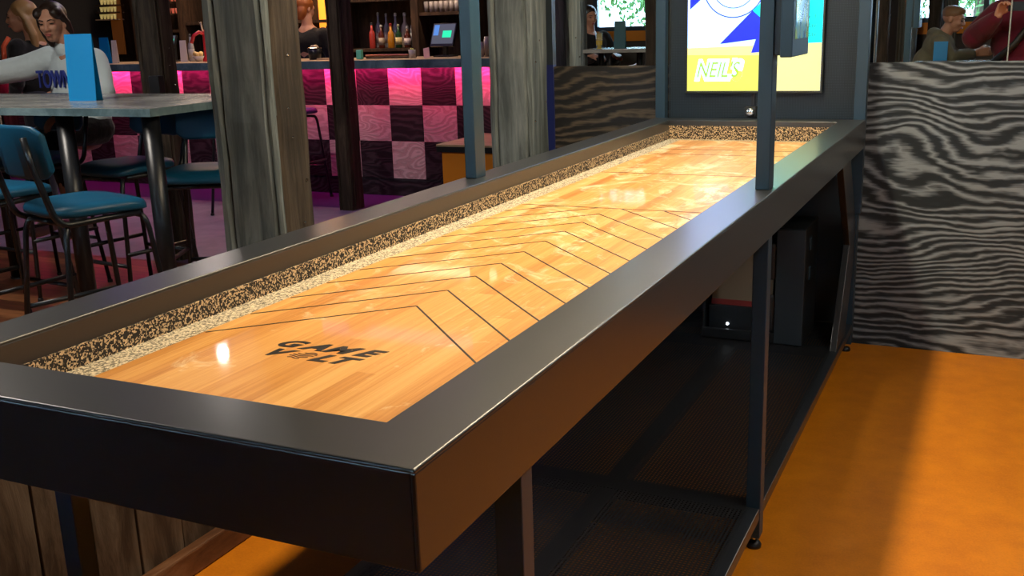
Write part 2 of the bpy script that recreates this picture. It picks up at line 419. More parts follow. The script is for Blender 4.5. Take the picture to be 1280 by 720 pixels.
a = MB(); O_ = [(-W_,0), (0,0), (0,LL), (-W_,LL)]; I_ = [(-W_+RW,RD), (-RW,RD), (-RW,LL-.107), (-W_+RW,LL-.107)]
vo_ = [[a.bm.verts.new((x, y, z)) for x, y in P_] for P_ in (O_, I_) for z in (H_-T, H_)]
for k in range(4):
    n_ = (k+1) % 4; ob, ot, ib_, it = vo_
    a.bm.faces.new((ot[k], ot[n_], it[n_], it[k])); a.bm.faces.new((ob[k], ib_[k], ib_[n_], ob[n_]))
    a.bm.faces.new((ob[k], ob[n_], ot[n_], ot[k])); a.bm.faces.new((ib_[k], it[k], it[n_], ib_[n_]))
a.build('rail_top', M['frame'], tb, bevel=.0028, seg=3)
ZF, FX0, FX1, FY0, FY1 = .920, -.702, -.178, .104, 3.353
field = MB().box(FX0, FX1, FY0, FY1, ZF-.03, ZF).build('playing_field', M['maple'], tb, label='honey coloured maple board with black arrow lines')
# gutter floor and granulate lining of the walls
MB().box(-W_+RW, -RW, RD, LL-.107, .900, .911).build('gutter_floor', M['granule_lit'], tb, label='pale worn rubber granulate strip')
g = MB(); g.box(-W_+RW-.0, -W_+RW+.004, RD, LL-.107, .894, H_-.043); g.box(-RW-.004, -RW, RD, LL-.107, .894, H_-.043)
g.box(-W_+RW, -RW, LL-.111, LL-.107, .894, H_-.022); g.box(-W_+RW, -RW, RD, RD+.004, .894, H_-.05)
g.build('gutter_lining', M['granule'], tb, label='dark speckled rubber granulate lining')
MB().box(-W_+T, -T, T, LL-T, H_-AP+.004, H_-AP+.010).build('underside_panel', M['black'], tb)
# arrow and cross lines
li = MB(); z0, z1, hw = ZF, ZF+.0006, .0016
def stroke(p, q, wd):
    p = Vector((p[0], p[1], 0)); q = Vector((q[0], q[1], 0)); d = (q-p).normalized(); n = Vector((-d.y, d.x, 0))*wd
    li.prism([(p+n)[:2], (q+n)[:2], (q-n)[:2], (p-n)[:2]], 2, z0, z1)
CX = -.438
YC = 1.777
for k in range(13):
    ya = .747 + .118*k
    for s_, xe in ((-1, FX0+.004), (1, FX1-.004)):
        x_a, y_a = CX, ya; x_b = xe; y_b = ya - abs(xe-CX)*1.01
        if y_a > YC:
            if y_b > YC - .01: continue
            t = (y_a-YC)/(y_a-y_b); x_a = x_a + (x_b-x_a)*t; y_a = YC
        stroke((x_a, y_a), (x_b, y_b), .0017)
for yc in (YC, 2.415, 2.91, 3.055): stroke((FX0+.004, yc), (FX1-.004, yc), .0016)
base_ = wloc(tb); bmesh.ops.recalc_face_normals(li.bm, faces=li.bm.faces[:]); bmesh.ops.translate(li.bm, vec=-base_, verts=li.bm.verts[:])
for f_q in li.bm.faces: f_q.material_index = 1
li.bm.from_mesh(field.data); li.bm.to_mesh(field.data); li.bm.free(); field.data.materials.append(M['ink'])
# printed logo
def logo(body, x0, x1, y0, y1, sh=.45, off=.012):
    o = text_mesh('logo_letter', body, .1, M['ink'], tb, (x0, y0, ZF+.0002), offset=off*.42, shear=sh, extrude=.0002)
    fit_text(o, x1-x0, y1-y0); o['label'] = 'black printed lettering'
logo('G', -.535, -.487, .462, .498); logo('A', -.492, -.447, .462, .498); logo('M', -.447, -.385, .462, .498); logo('E', -.388, -.341, .462, .498)
logo('V', -.520, -.478, .418, .453); logo('L', -.441, -.407, .418, .453); logo('T', -.401, -.357, .418, .453)
gl = MB()
for k in range(5):
    for j in range(14):
        t0, t1 = j/14, (j+1)/14
        def pt(t):
            yb = .422 + .0068*k; h = math.sqrt(max(0, 1-((yb-.4356)/.017)**2))*.019
            return (-.461 + (2*t-1)*h + .004*k-.008, yb + .0022*math.sin(t*math.pi*2+k))
        stroke_p, stroke_q = pt(t0), pt(t1)
        p = Vector((*stroke_p, 0)); q = Vector((*stroke_q, 0)); d = (q-p)
        if d.length < 1e-6: continue
        d.normalize(); n = Vector((-d.y, d.x, 0))*.0013
        gl.prism([(p+n)[:2], (q+n)[:2], (q-n)[:2], (p-n)[:2]], 2, ZF+.0001, ZF+.0005)
gl.build('logo_globe', mat('brown ink', (.05,.02,.012), .5), tb, label='small striped round emblem in the lettering')
# legs
def leg(x0, x1, y0, y1, zt, foot=True, name='leg', mt='frame_post'):
    l = MB().box(x0, x1, y0, y1, .035 if foot else 0, zt).build(name, M[mt], tb, bevel=.002)
    if foot:
        cx, cy = (x0+x1)/2, (y0+y1)/2
        MB().lathe([(.005,.018), (.005,.040)], (cx,cy,0), 10).build('foot_bolt', M['chrome'], l)
        MB().lathe([(.020,0), (.021,.008), (.016,.016), (.007,.020)], (cx,cy,0), 18).build('rubber_foot', M['rubber'], l, smooth=True)
    return l
leg(-.046, -.007, .258, .292, H_-AP+.01)
leg(-.045-.003, -.010, 1.755, 1.800, H_-AP+.01)
leg(-.060, -.012, 3.590, 3.638, .60)
leg(-.842, -.806, .258, .292, H_-AP+.01)
leg(-.865, -.822, 1.755, 1.800, H_-AP+.01)
leg(-.865, -.822, 3.590, 3.638, .60)
# cage posts above the rails, cross bars and lamp housing overhead
MB().box(-.048, -.014, 1.757, 1.815, H_, 2.34).build('upright_post', M['frame_post'], tb, bevel=.002)
MB().box(-.865, -.831, 1.761, 1.822, H_, 2.34).build('upright_post', M['frame_post'], tb, bevel=.002)
MB().box(-.865, -.014, 1.77, 1.81, 2.34, 2.38).build('cross_bar', M['frame_post'], tb, bevel=.002)
MB().box(-.865, -.014, 3.60, 3.64, 2.34, 2.38).build('cross_bar', M['frame_post'], tb, bevel=.002)
lb = MB().box(-.52, -.36, .05, 3.40, 2.32, 2.40).build('lamp_housing', M['black'], tb, bevel=.004)
MB().box(-.50, -.38, .07, 3.38, 2.312, 2.32).build('lamp_diffuser', M['lamp_glow'], lb)
# low shelf frame with perforated sheet
ZS = .125
sf = MB(); sf.box(-.048, -.012, .05, 3.60, ZS-.035, ZS); sf.box(-.865, -.829, .05, 3.60, ZS-.035, ZS); sf.box(-.47, -.41, .05, 3.60, ZS-.035, ZS-.004)
for y in (.06, 1.735, 3.21, 3.55): sf.box(-.83, -.045, y, y+(.075 if y in (1.735,) else .045), ZS-.035, ZS-.002)
sf.build('shelf_frame', M['frame'], tb, bevel=.002)
MB().box(-.84, -.04, .07, 3.58, ZS-.001, ZS+.0005).build('shelf_sheet', M['perf_floor'], tb, label='perforated black metal sheet')
MB().prism([(3.12,.875), (3.335,.875), (3.655,.50), (3.43,.12), (3.19,.12), (3.445,.50)], 0, -.045, -.020).build('bent_brace', M['frame'], tb, bevel=.002)
MB().prism([(3.12,.875), (3.335,.875), (3.655,.50), (3.43,.12), (3.19,.12), (3.445,.50)], 0, -.860, -.835).build('bent_brace', M['frame'], tb, bevel=.002)
# rear back panel under the table
MB().box(-.83, -.055, 3.62, 3.63, .12, .875).build('rear_panel', M['dark_panel'], tb)
# control cabinet on the shelf under the far end
cb_ = thing('control_cabinet', (-.36, 3.40, ZS), 'dark steel control box on the low shelf under the far end', 'equipment cabinet')
c = MB(); c.box(-.56, -.155, 3.22, 3.50, ZS+.001, ZS+.012); c.box(-.56, -.155, 3.22, 3.50, .585, .600); c.box(-.165, -.155, 3.22, 3.50, ZS+.012, .585); c.box(-.56, -.55, 3.22, 3.50, ZS+.012, .585); c.box(-.55, -.165, 3.49, 3.50, ZS+.012, .585)
c.build('housing', M['black'], cb_, bevel=.002)
# door with arched opening
dp = [(-.56,ZS+.004), (-.155,ZS+.004), (-.155,.597), (-.56,.597)]
MB().box(-.265, -.155, 3.205, 3.219, ZS+.004, .597).build('door_panel', M['dark_panel'], cb_, bevel=.002)
MB().box(-.56, -.265, 3.205, 3.219, ZS+.004, .17).build('door_panel', M['black'], cb_, bevel=.002)
for z in (.50, .38):
    MB().box(-.155, -.150, 3.30, 3.33, z, z+.05).build('hinge', M['frame_post'], cb_, bevel=.001)
for zz, w0 in ((.24, .09), (.45, .09)):
    o = MB().box(-.300, -.268, 3.203, 3.221, zz-.06, zz+w0).build('vent_slot', M['rubber'], cb_, bevel=.012, seg=3)
bx_ = thing('cardboard_box', (-.42, 3.40, ZS+.012), 'pale carton with a red stripe lying inside the control box', 'box')
MB().box(-.53, -.28, 3.25, 3.45, .26, .50).build('carton_body', mat('pale printed card', (.20,.18,.14), .7), bx_, bevel=.003)
MB().box(-.531, -.279, 3.2485, 3.4515, .262, .285).build('carton_stripe', mat('red card stripe', (.22,.03,.03), .6), bx_)
MB().box(-.54, -.27, 3.24, 3.46, .137, .259).build('carton_stand', M['black'], bx_, bevel=.003)
for (x, z) in ((-.46,.185), (-.335,.22)): MB().ball((x, 3.236, z), .006, 2).build('indicator_lamp', mat('white led', (1,1,1), emit=(.8,.9,1), es=4), bx_)

# screen cabinet standing at the table's far end
st = thing('screen_cabinet', (-.44, 3.65, 0), 'tall dark cabinet with a lit advertising screen at the far end of the table', 'display cabinet')
MB().box(-.885, -.842, 3.600, 3.645, .875, 2.5).build('corner_post', M['frame_post'], st, bevel=.002)
MB().box(-.050, -.004, 3.600, 3.645, .60, 2.5).build('corner_post', M['frame_post'], st, bevel=.002)
MB().box(-.885, -.004, 3.60, 3.645, 2.46, 2.5).build('top_bar', M['frame_post'], st, bevel=.002)
MB().box(-.842, -.050, 3.684, 3.700, .88, 2.46).build('back_board', mat('grey backing board', (.04,.065,.09), .6), st)
MB().box(-.842, -.050, 3.660, 3.663, .88, 2.46).build('perforated_sheet', M['perf_back'], st, label='dark perforated sheet')
sb_ = MB(); SX0, SX1, SZ0, SZ1 = -.752, -.192, 1.100, 2.05
sb_.box(SX0-.008, SX1+.008, 3.632, 3.659, SZ0-.010, SZ1+.01)
sbz = sb_.build('screen_bezel', mat('bezel', (.03,.035,.03), .4), st, bevel=.002)
def emis(name, c, s): return mat(name, tuple(v*.3 for v in c), .3, emit=c, es=s)
ES = .80
Y0 = 3.6315
def spoly(pts, y, mt, name, par=None):
    a = MB(); vs = [a.bm.verts.new((p[0], y, p[1])) for p in pts]; vs2 = [a.bm.verts.new((p[0], y-.0004, p[1])) for p in pts]
    a.bm.faces.new(vs); a.bm.faces.new(vs2[::-1]); n = len(pts)
    for i in range(n): a.bm.faces.new((vs[i], vs[(i+1)%n], vs2[(i+1)%n], vs2[i]))
    return a.build(name, mt, par or sbz)
def S(px, py): q = at(1, 3.631, px, py); return (q.x, q.z)
e_white = emis('screen white', (.32,.50,1.0), 2.3); e_yel = emis('screen yellow', (.80,.88,.14), .85); e_cyan = emis('screen cyan', (.0,.95,.90), 1.1); e_blue = emis('screen blue', (.015,.03,.85), .9)
e_pyel = emis('screen pale yellow', (.93,.90,.36), .85)
spoly([(SX0,SZ0), (SX1,SZ0), (SX1,SZ1), (SX0,SZ1)], Y0, e_white, 'screen_picture')
yl, yr = S(863,60)[1], S(1028,53)[1]
spoly([(SX0,SZ0), (SX1,SZ0), (SX1,yr), (SX0,yl)], Y0-.001, e_pyel, 'picture_band')
spoly([(SX0,SZ0), (S(958,108)[0],SZ0), (S(950,70)[0],S(950,60)[1]-.03), (SX0,yl-.03)], Y0-.0015, e_yel, 'picture_band')
spoly([(S(940,14)), (S(955,0)), (SX1, S(1028,0)[1]), (SX1,yr), S(952,56), S(952,26)], Y0-.002, e_cyan, 'picture_band')
spoly([(S(955,0)), (S(955,-140)), (SX1, S(1028,-140)[1]), (SX1, S(1028,0)[1])], Y0-.002, e_cyan, 'picture_band')
spoly([S(900,55), S(941,13), S(960,30), S(960,64), S(939,66), S(945,49)], Y0-.003, e_blue, 'picture_star')
spoly([S(863,12), S(863,-10), S(888,-10), S(877,-1)], Y0-.003, e_blue, 'picture_star')
def ring(cx, cz, r, wd, y, mt):
    a = MB(); n = 48; v = []
    for k in range(n):
        t = 2*math.pi*k/n
        v.append([a.bm.verts.new((cx+(r+q)*math.cos(t), yy_, cz+(r+q)*math.sin(t)*1.0)) for q in (-wd, wd) for yy_ in (y,)])
    for k in range(n): a.bm.faces.new((v[k][0], v[(k+1)%n][0], v[(k+1)%n][1], v[k][1]))
    return a.build('picture_ring', mt, sbz)
rc = S(918,-18); ring(rc[0], rc[1], .128, .0022, Y0-.0035, e_blue); ring(rc[0], rc[1], .090, .0016, Y0-.0035, e_blue); ring(rc[0], rc[1], .055, .0016, Y0-.0035, e_blue)
t = text_mesh('picture_lettering', "NEIL'S", .05, e_white, sbz, (S(868,104)[0], Y0-.0025, S(868,102)[1]), (R(90),0,0), offset=.005, shear=.3); fit_text(t, .215, .098)
t = text_mesh('picture_lettering', "NEIL'S", .05, emis('screen lime', (.42,.75,.04), .8), sbz, (S(868,100)[0]+.012, Y0-.0035, S(868,102)[1]+.018), (R(90),0,0), offset=.000, shear=.3); fit_text(t, .185, .066)
e_txt = emis('screen teal text', (.0,.30,.32), ES)
for body, px, py in (('play a', 1021, 22), ('every day', 1021, 34), ('all day', 1021, 45)):
    q = S(px, py); t = text_mesh('picture_lettering', body, .030, e_txt, sbz, (q[0], Y0-.0035, q[1]), (R(90),0,0), align='RIGHT')
# little round lock on the cabinet rail
q = at(1, 3.59, 937, 142)
lk = MB().lathe([(.018,0), (.019,.004), (.017,.012), (.010,.014)], (0,0,0), 20); lk.rot((0,0,0), (R(90),0,0))
bmesh.ops.translate(lk.bm, vec=(q.x, 3.600, 1.012), verts=lk.bm.verts[:])
MB().box(q.x-.024, q.x+.024, 3.600, 3.632, .992, 1.036).build('lock_block', M['black'], st, bevel=.002)
lk.build('lock_knob', M['chrome'], st, smooth=True)
MB().box(q.x-.006, q.x+.006, 3.650, 3.658, 1.03, 1.11).build('cable_strip', M['black'], st)

# display box on the right upright
tbx = thing('scoreboard_box', (.01, 1.85, 1.311), 'small blue grey scoreboard box fixed to the right upright post', 'scoreboard')
MB().box(-.013, .006, 1.765, 1.85, 1.315, 1.66).build('mount_plate', M['black'], tbx, bevel=.001)
MB().box(.006, .035, 1.736, 1.955, 1.311, 1.66).build('housing', M['frame_post'], tbx, bevel=.003)
m = mat('dark glossy picture', (.1,.2,.3), .08)
v = coords(m, (1,6,6)); vo = noise(m, v, 2.5, 3, .5, 1.2)
cr = ramp(m, vo, [(.35, (.02,.10,.22)), (.5, (.10,.28,.38)), (.62, (.18,.30,.10)), (.72, (.30,.45,.42))]); setc(m, cr); L(m, cr, bsdf(m).inputs['Emission Color']); bsdf(m).inputs['Emission Strength'].default_value = .5
MB().box(.0345, .0365, 1.768, 1.935, 1.352, 1.64).build('display_screen', m, tbx, bevel=.0008, label='glossy blue green display')

# ============================================================ TIMBER PILLARS AND PARTITION
def pillar(name, x0, x1, y0, y1, z1, mt_front, mt_side, label, cat='pillar', z0=0., grp=None):
    p = thing(name, ((x0+x1)/2, (y0+y1)/2, z0), label, cat, grp)
    d = (x1-x0)*.40
    def rough_block(x0, x1, y0, y1):
        a = MB(); n = 26; rings = []
        for k in range(n+1):
            z = z0+(z1-z0)*k/n
            j = lambda: random.uniform(-.0028, .0028)
            c = .010
            pts = [(x0+c,y0), (x1-c,y0), (x1,y0+c), (x1,y1-c), (x1-c,y1), (x0+c,y1), (x0,y1-c), (x0,y0+c)]
            rings.append([a.bm.verts.new((px+j(), py+j(), z)) for px, py in pts])
        for A, B in zip(rings, rings[1:]):
            for k in range(8): a.bm.faces.new((A[k], A[(k+1)%8], B[(k+1)%8], B[k]))
        a.bm.faces.new(rings[0][::-1]); a.bm.faces.new(rings[-1]); return a
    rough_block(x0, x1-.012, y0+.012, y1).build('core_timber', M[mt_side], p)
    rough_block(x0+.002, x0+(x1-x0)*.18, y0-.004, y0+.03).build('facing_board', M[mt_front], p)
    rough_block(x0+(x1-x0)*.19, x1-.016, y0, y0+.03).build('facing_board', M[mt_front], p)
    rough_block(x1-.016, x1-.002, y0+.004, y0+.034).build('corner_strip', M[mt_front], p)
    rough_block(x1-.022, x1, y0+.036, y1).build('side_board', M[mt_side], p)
    for k in range(5):
        z = z0 + .82 + k*.13 + random.uniform(-.03,.03)
        MB().ball((x1+.001, random.uniform(y0+.05, y1-.03), z), .0045, 1).build('nail_head', M['chrome'], p)
    return p
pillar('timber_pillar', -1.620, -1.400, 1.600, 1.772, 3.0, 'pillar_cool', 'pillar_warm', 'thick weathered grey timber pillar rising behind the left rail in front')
pillar('timber_pillar', -1.600, -1.400, 3.405, 3.612, 3.0, 'pillar_cool', 'pillar_cool', 'weathered timber pillar beside the blue trimmed end of the plywood wall')
pillar('timber_post', -4.250, -4.120, 5.96, 6.13, 3.0, 'post_dark', 'post_dark', 'slim dark brown post standing in front of the checkered bar')
pl_ = pillar('timber_post', -4.36, -4.185, 4.10, 4.25, 3.0, 'pillar_warm', 'post_dark', 'brown timber post behind the metal topped bar table')
# low boarded partition
pt_ = thing('board_partition', (-1.5, 1.2, 0), 'low partition of scuffed brown boards under the left side of the table', 'partition')
MB().box(-1.60, -1.425, BACK_Y+.2, 3.40, .02, .70).build('core_panel', M['rubber'], pt_)
y = -1.2; k = 0
while y < 3.40:
    wd = random.choice((.135,.150,.165)); e_ = min(y+wd-.004, 3.40)
    if not (1.58 < (y+e_)/2 < 1.78):
        MB().box(-1.425, -1.405+random.uniform(-.003,.003), y, e_, .03, .72).build('board', M['board'], pt_, bevel=.002)
    y += wd; k += 1
MB().box(-1.62, -1.395, -1.2, 1.59, .72, .745).build('cap_rail', M['board'], pt_, bevel=.003)
MB().box(-1.404, -1.368, -1.2, 3.40, .0, .075).build('kick_board', M['kick'], pt_, bevel=.006)

# ============================================================ BAR COUNTER
BX0, BX1, BY = -8.9, -2.2, 6.70
bar = thing('bar_counter', (-5.5, 7.0, 0), 'long bar counter faced with pink lit pale and black square tiles', 'bar counter')
MB().box(BX0, BX1, BY+.02, BY+.52, 0, 1.075).build('counter_body', M['post_dark'], bar)
MB().box(BX0, BX1, BY+.0, BY+.021, 1.076, 1.121).build('top_batten', M['ply_black'], bar)
MB().box(BX0, BX1+.03, BY-.11, BY+.62, 1.128, 1.146).build('counter_top', M['bar_top'], bar, bevel=.003, label='pale oak counter top')
MB().box(BX0, BX1+.03, BY-.115, BY-.095, 1.078, 1.146).build('counter_edge', M['zinc_edge'], bar, bevel=.002, label='blue grey metal edge strip')
MB().box(BX0, BX1, BY-.095, BY+.02, 1.121, 1.127).build('counter_soffit', M['post_dark'], bar)
zr = [.150, .4674, .7686, 1.075]
TS = .3192
xk0 = at(1, BY, 569.5, 110).x
k = -4
while True:
    xr = xk0 - k*TS; xl = xr - TS
    if xl < -8.9: break
    for rI in range(3):
        z1_, z0_ = zr[3-rI], zr[2-rI]
        pale = ((k + rI) % 2) != 0
        MB().box(xl+.001, xr-.001, BY+.0, BY+.021, z0_+.001, z1_-.001).build('bar_tile', M['ply_pale' if pale else 'ply_black'], bar)
    k += 1
MB().box(BX0, BX1, BY+.002, BY+.021, 0, .149).build('plinth_board', M['ply_black'], bar)
MB().box(BX0, BX1, BY-.090, BY-.080, 1.112, 1.120).build('led_strip', mat('pink led strip', (.5,.1,.3), emit=(1.0,.10,.38), es=1.2), bar)
area('pink_led_light', (-5.5, BY-.082, 1.108), 6.6, .02, 34, (1.0, .025, .16), (R(30),0,0))
area('violet_led_light', (-5.0, 6.0, 2.85), 4.0, .3, 8, (.36, .14, 1.0))

# back bar
bb = thing('back_bar', (-5.5, 8.2, 0), 'dark timber back bar with shelves behind the counter', 'back bar shelving')
MB().box(-8.9, -2.2, 8.38, 8.48, 0, 3.0).build('back_panel', M['bar_wood'], bb)
MB().box(-8.9, -2.2, 8.0, 8.38, .85, .90).build('work_top', M['bar_wood'], bb, bevel=.003)
MB().box(-8.9, -2.2, 8.04, 8.37, 0, .85).build('base_unit', M['bar_wood'], bb)
for x in (-8.2, -7.55, -6.9, -6.22, -5.58, -4.66, -4.05, -3.4, -2.8):
    MB().box(x-.04, x+.04, 8.0, 8.37, .9, 3.0).build('upright_board', M['bar_wood'], bb, bevel=.003)
shz = 1.205
for a, b, z in ((-5.54,-4.70,shz), (-4.62,-4.09,1.53), (-6.86,-6.26,1.20), (-7.51,-6.94,1.52), (-6.18,-5.62,1.50), (-8.16,-7.59,1.45), (-5.54,-4.70,1.68)):
    MB().box(a, b, 8.02, 8.37, z-.03, z).build('shelf', M['bar_wood'], bb, bevel=.002)
MB().box(-6.01, -5.87, 8.355, 8.375, 1.25, 2.4).build('amber_glow', mat('amber lit panel', (.8,.4,.05), emit=(1.0,.33,.03), es=1.2), bb, label='glowing amber panel')
area('shelf_lamp_light', (-5.75, 8.15, 2.3), .5, .1, 8, (1.0,.45,.10))
MB().box(-8.76, -8.60, 8.20, 8.22, 1.2, 2.4).build('amber_glow', mat('warm light tinted wood', (.14,.05,.02), emit=(1.0,.28,.04), es=.03), bb, label='dimly glowing amber panel')  # warm light on plain wood, drawn as a tinted, faintly glowing strip

# bottles
def bottle(px, base_px, Y, h, r, glass, label, lab=None, cap=(.02,.02,.02), grp='bottles on the back bar shelf', z=None, shape=0):
    p = at(1, Y, px, base_px); z = shz if z is None else z
    t = thing('bottle', (p.x, Y, z), label, 'bottle', grp)
    b = MB().lathe([(r*.9,0), (r,.008), (r,h*.55), (r*.85,h*.64), (r*.38,h*.74), (r*.33,h*.93)], (p.x,Y,z), 16)
    b.build('glass_body', glass, t, smooth=True)
    MB().lathe([(r*.42,h*.92), (r*.42,h), (r*.2,h+.006)], (p.x,Y,z), 12).build('cap', mat('cap', cap, .4), t)
    if lab: MB().lathe([(r*1.02,h*.14), (r*1.02,h*.46)], (p.x,Y,z), 16).build('paper_label', mat('bottle label', lab, .6), t, smooth=True)
    return t
def gm(name, c, r=.12): return mat(name, c, r, 0, .6)
g_red = gm('red bottle glass', (.50,.05,.035), .3); g_brown = gm('amber spirit glass', (.09,.018,.008)); g_yel = gm('golden bottle', (.55,.22,.01), .3); g_green = gm('green glass', (.01,.05,.015)); g_clear = gm('clear glass', (.30,.31,.33))
B = [(466.0,58,8.08,.245,.030,g_red,'red bottle at the left end of the shelf',None,(.02,.02,.02)),
     (474.5,57,8.24,.34,.030,g_clear,'tall clear bottle behind the brown one left of the yellow bottle',(.45,.42,.40),(.3,.3,.3)),
     (477.5,58,8.08,.22,.030,g_brown,'dark brown spirit bottle next to the red bottle',(.42,.36,.27),(.5,.5,.45)),
     (484.5,57,8.24,.33,.030,g_clear,'tall clear bottle standing behind the yellow bottle',(.45,.42,.40),(.3,.3,.3)),
     (489.5,58,8.08,.23,.033,g_yel,'golden yellow bottle with a dark red cap',None,(.25,.02,.02)),
     (496.0,57,8.24,.33,.032,g_clear,'clear bottle behind the green bottle',(.35,.37,.40),(.5,.55,.6)),
     (499.0,58,8.08,.22,.032,g_green,'dark green bottle with a cream label',(.62,.50,.22),(.3,.3,.2)),
     (507.5,57,8.24,.33,.038,gm('cream bottle', (.50,.44,.34), .4),'cream bottle behind the one with the white label',None,(.6,.6,.6)),
     (510.0,58,8.08,.20,.034,g_brown,'dark red spirit bottle with a white label',(.62,.52,.50),(.5,.5,.5)),
     (516.5,57,8.16,.30,.022,g_clear,'thin clear bottle at the right end of the shelf',(.5,.5,.5),(.5,.5,.5))]
for q in B: bottle(q[0], q[1], q[2], q[3], q[4], q[5], q[6], q[7], q[8])
bottle(240.5, 76, 7.10, .25, .030, g_clear, 'clear bottle standing on the back bar near the red tap', (.4,.4,.4), (.05,.05,.05), None, 1.146)
bottle(411, 33, 8.2, .28, .034, g_brown, 'dark bottle before the amber glow', None, (.1,.02,.02), None, 1.25)
MB().box(-6.05, -5.72, 8.05, 8.35, 1.22, 1.25).build('shelf', M['bar_wood'], bb)

# glasses
def glass_at(x, Y, z, h, r, label, grp, c=(.75,.72,.70)):
    mt = bpy.data.materials.get('tumbler glass') or mat('tumbler glass', c, .08, 0, .8)
    o = MB().lathe([(r*.8,0), (r,h), (r*.92,h), (r*.72,h*.08)], (x,Y,z), 12).build('drinking_glass', mt, smooth=True)
    return tag(o, label, 'glass', grp)
mt_gl = mat('tumbler glass', (.42,.38,.36), .08, 0, .8)
for r_ in range(2):
    for i in range(9):
        glass_at(-4.58+.055*i, 8.10+.12*r_, 1.532, .10, .022, 'small glass on the shelf above the till', 'glasses on the shelf above the till')
mt_y = mat('lit glass', (.65,.55,.25), .1, 0, .8, emit=(.8,.6,.2), es=.25)  # yellow tint and weak glow stand in for light on the glass
for r_ in range(3):
    z_ = at(1, 8.15, 136, 24-9*r_).z
    p0 = at(1, 8.15, 127, 24-9*r_).x; p1 = at(1, 8.15, 146, 24-9*r_).x
    tag(MB().box(p0, p1, 8.06, 8.26, z_-.012, z_).build('glass_tray', M['bar_top'] if r_ == 0 else M['bar_wood']), ['pale lowest tray under the stacked glasses at the left bar', 'middle tray between the stacked glasses at the left bar', 'top tray among the stacked glasses at the left bar'][r_], 'tray')
    for i in range(5):
        o = MB().lathe([(.012,0), (.019,.055), (.017,.055), (.010,.004)], (p0+.014+(p1-p0-.028)*i/4, 8.14, z_), 12).build('drinking_glass', mt_y, smooth=True)
        tag(o, 'small yellow lit glass on the stacked trays', 'glass', 'glasses on the stacked trays')
mt_r = mat('red lit glass', (.6,.15,.12), .1, 0, .8, emit=(1,.2,.1), es=.3)  # red light on the glasses given as tint and weak emission
for r_ in range(2):
    z_ = at(1, 8.15, 215, 17-15*r_).z; p0 = at(1, 8.15, 208, 15).x; p1 = at(1, 8.15, 222, 15).x
    tag(MB().box(p0-.02, p1+.02, 8.06, 8.26, z_-.015, z_).build('glass_shelf', M['bar_wood']), ['lower shelf under the red lit glasses', 'upper shelf under the red lit glasses'][r_], 'shelf')
    for i in range(4):
        o = MB().lathe([(.012,0), (.018,.055), (.016,.055), (.010,.004)], (p0+(p1-p0)*i/3, 8.14, z_), 12).build('drinking_glass', mt_r, smooth=True)
        tag(o, 'small red lit glass above the left back bar', 'glass', 'red lit glasses')

# till (point of sale screen)
def till(px, py, Y, w_, h_, label, tilt=20, yaw=-10):
    p = at(1, Y, px, py); hz = p.z - zc; t = thing('till_screen', (p.x, Y, zc), label, 'till'); t.rotation_euler = (0,0,R(yaw))
    def add(mb, name, mt): return mb.build(name, mt, t, base=(0,0,0), bevel=.002)
    a = MB().box(-w_/2, w_/2, -.012, .012, -h_/2, h_/2); a.rot((0,0,0), (R(-tilt),0,0)); bmesh.ops.translate(a.bm, vec=(0,0,hz), verts=a.bm.verts[:]); add(a, 'bezel', M['black'])
    def face(x0, x1, z0, z1, mt, nm, d=.0135):
        a = MB().box(x0*w_/2, x1*w_/2, -d, -d+.001, z0*h_/2, z1*h_/2); a.rot((0,0,0), (R(-tilt),0,0)); bmesh.ops.translate(a.bm, vec=(0,0,hz), verts=a.bm.verts[:]); a.build(nm, mt, t, base=(0,0,0))
    face(-.92,.92,-.78,.92, emis('till grey', (.10,.11,.14), .6), 'screen')
    face(-.85,-.42,-.05,.85, emis('till blue', (.10,.28,.75), .7), 'screen_panel', .0145)
    face(-.05,.70,-.25,.35, emis('till green', (.02,.80,.40), .9), 'screen_panel', .0145)
    a = MB(); a.box(-.02, .02, .0, .03, .01, hz); a.box(-.09, .09, -.05, .07, 0, .012); add(a, 'stand', M['black'])
    return t
zc = 1.146
till(555, 44, 7.12, .25, .20, 'black till screen showing a green button behind the counter')
till(215, 52, 7.12, .12, .12, 'small till screen with a green panel behind the brown post')
zc = 1.146
def bar_item(mb_fn, px, Y, name, mt, label, cat, **kw):
    p = at(2, zc, px, 75); x = at(1, Y, px, 74).x
    return tag(mb_fn(x, Y, zc).build(name, mt, **kw), label, cat)
bar_item(lambda x,y,z: MB().box(x-.026, x+.026, y-.02, y+.02, z, z+.08), 450, 6.86, 'napkin_holder', mat('mint green', (.12,.55,.42), .5), 'mint green holder on the counter beside the slim post', 'napkin holder', bevel=.006)
x0 = at(1, 6.9, 455, 72).x; x1 = at(1, 6.9, 508, 72).x
t = thing('copper_tray', ((x0+x1)/2, 6.98, zc), 'long copper edged drip tray on the counter', 'tray')
MB().box(x0, x1, 6.93, 7.08, zc, zc+.012).build('tray_base', M['bar_wood'], t, bevel=.002); MB().tube([(x0,6.93,zc+.028), (x1,6.93,zc+.028)], .008).build('tray_rim', M['copper'], t)
tp = at(1, 6.9, 514, 72).x
g_ = thing('garnish_jar', (tp, 6.92, zc), 'small jar of green garnish at the right end of the copper tray', 'jar')
MB().lathe([(.028,0), (.032,.07), (.028,.07), (.024,.006)], (tp,6.92,zc), 16).build('jar_glass', mt_gl, g_, smooth=True)
gr = MB()
for i in range(10): gr.ball((tp+random.uniform(-.016,.016), 6.92+random.uniform(-.016,.016), zc+.05+random.uniform(0,.03)), .011, 1)
gr.build('garnish', mat('lime slices', (.45,.50,.10), .6), g_)
a = MB().box(-.028, .028, -.002, .002, 0, .085); a.rot((0,0,0), (R(-12),R(-10),0)); xx = at(1, 6.85, 533, 72).x
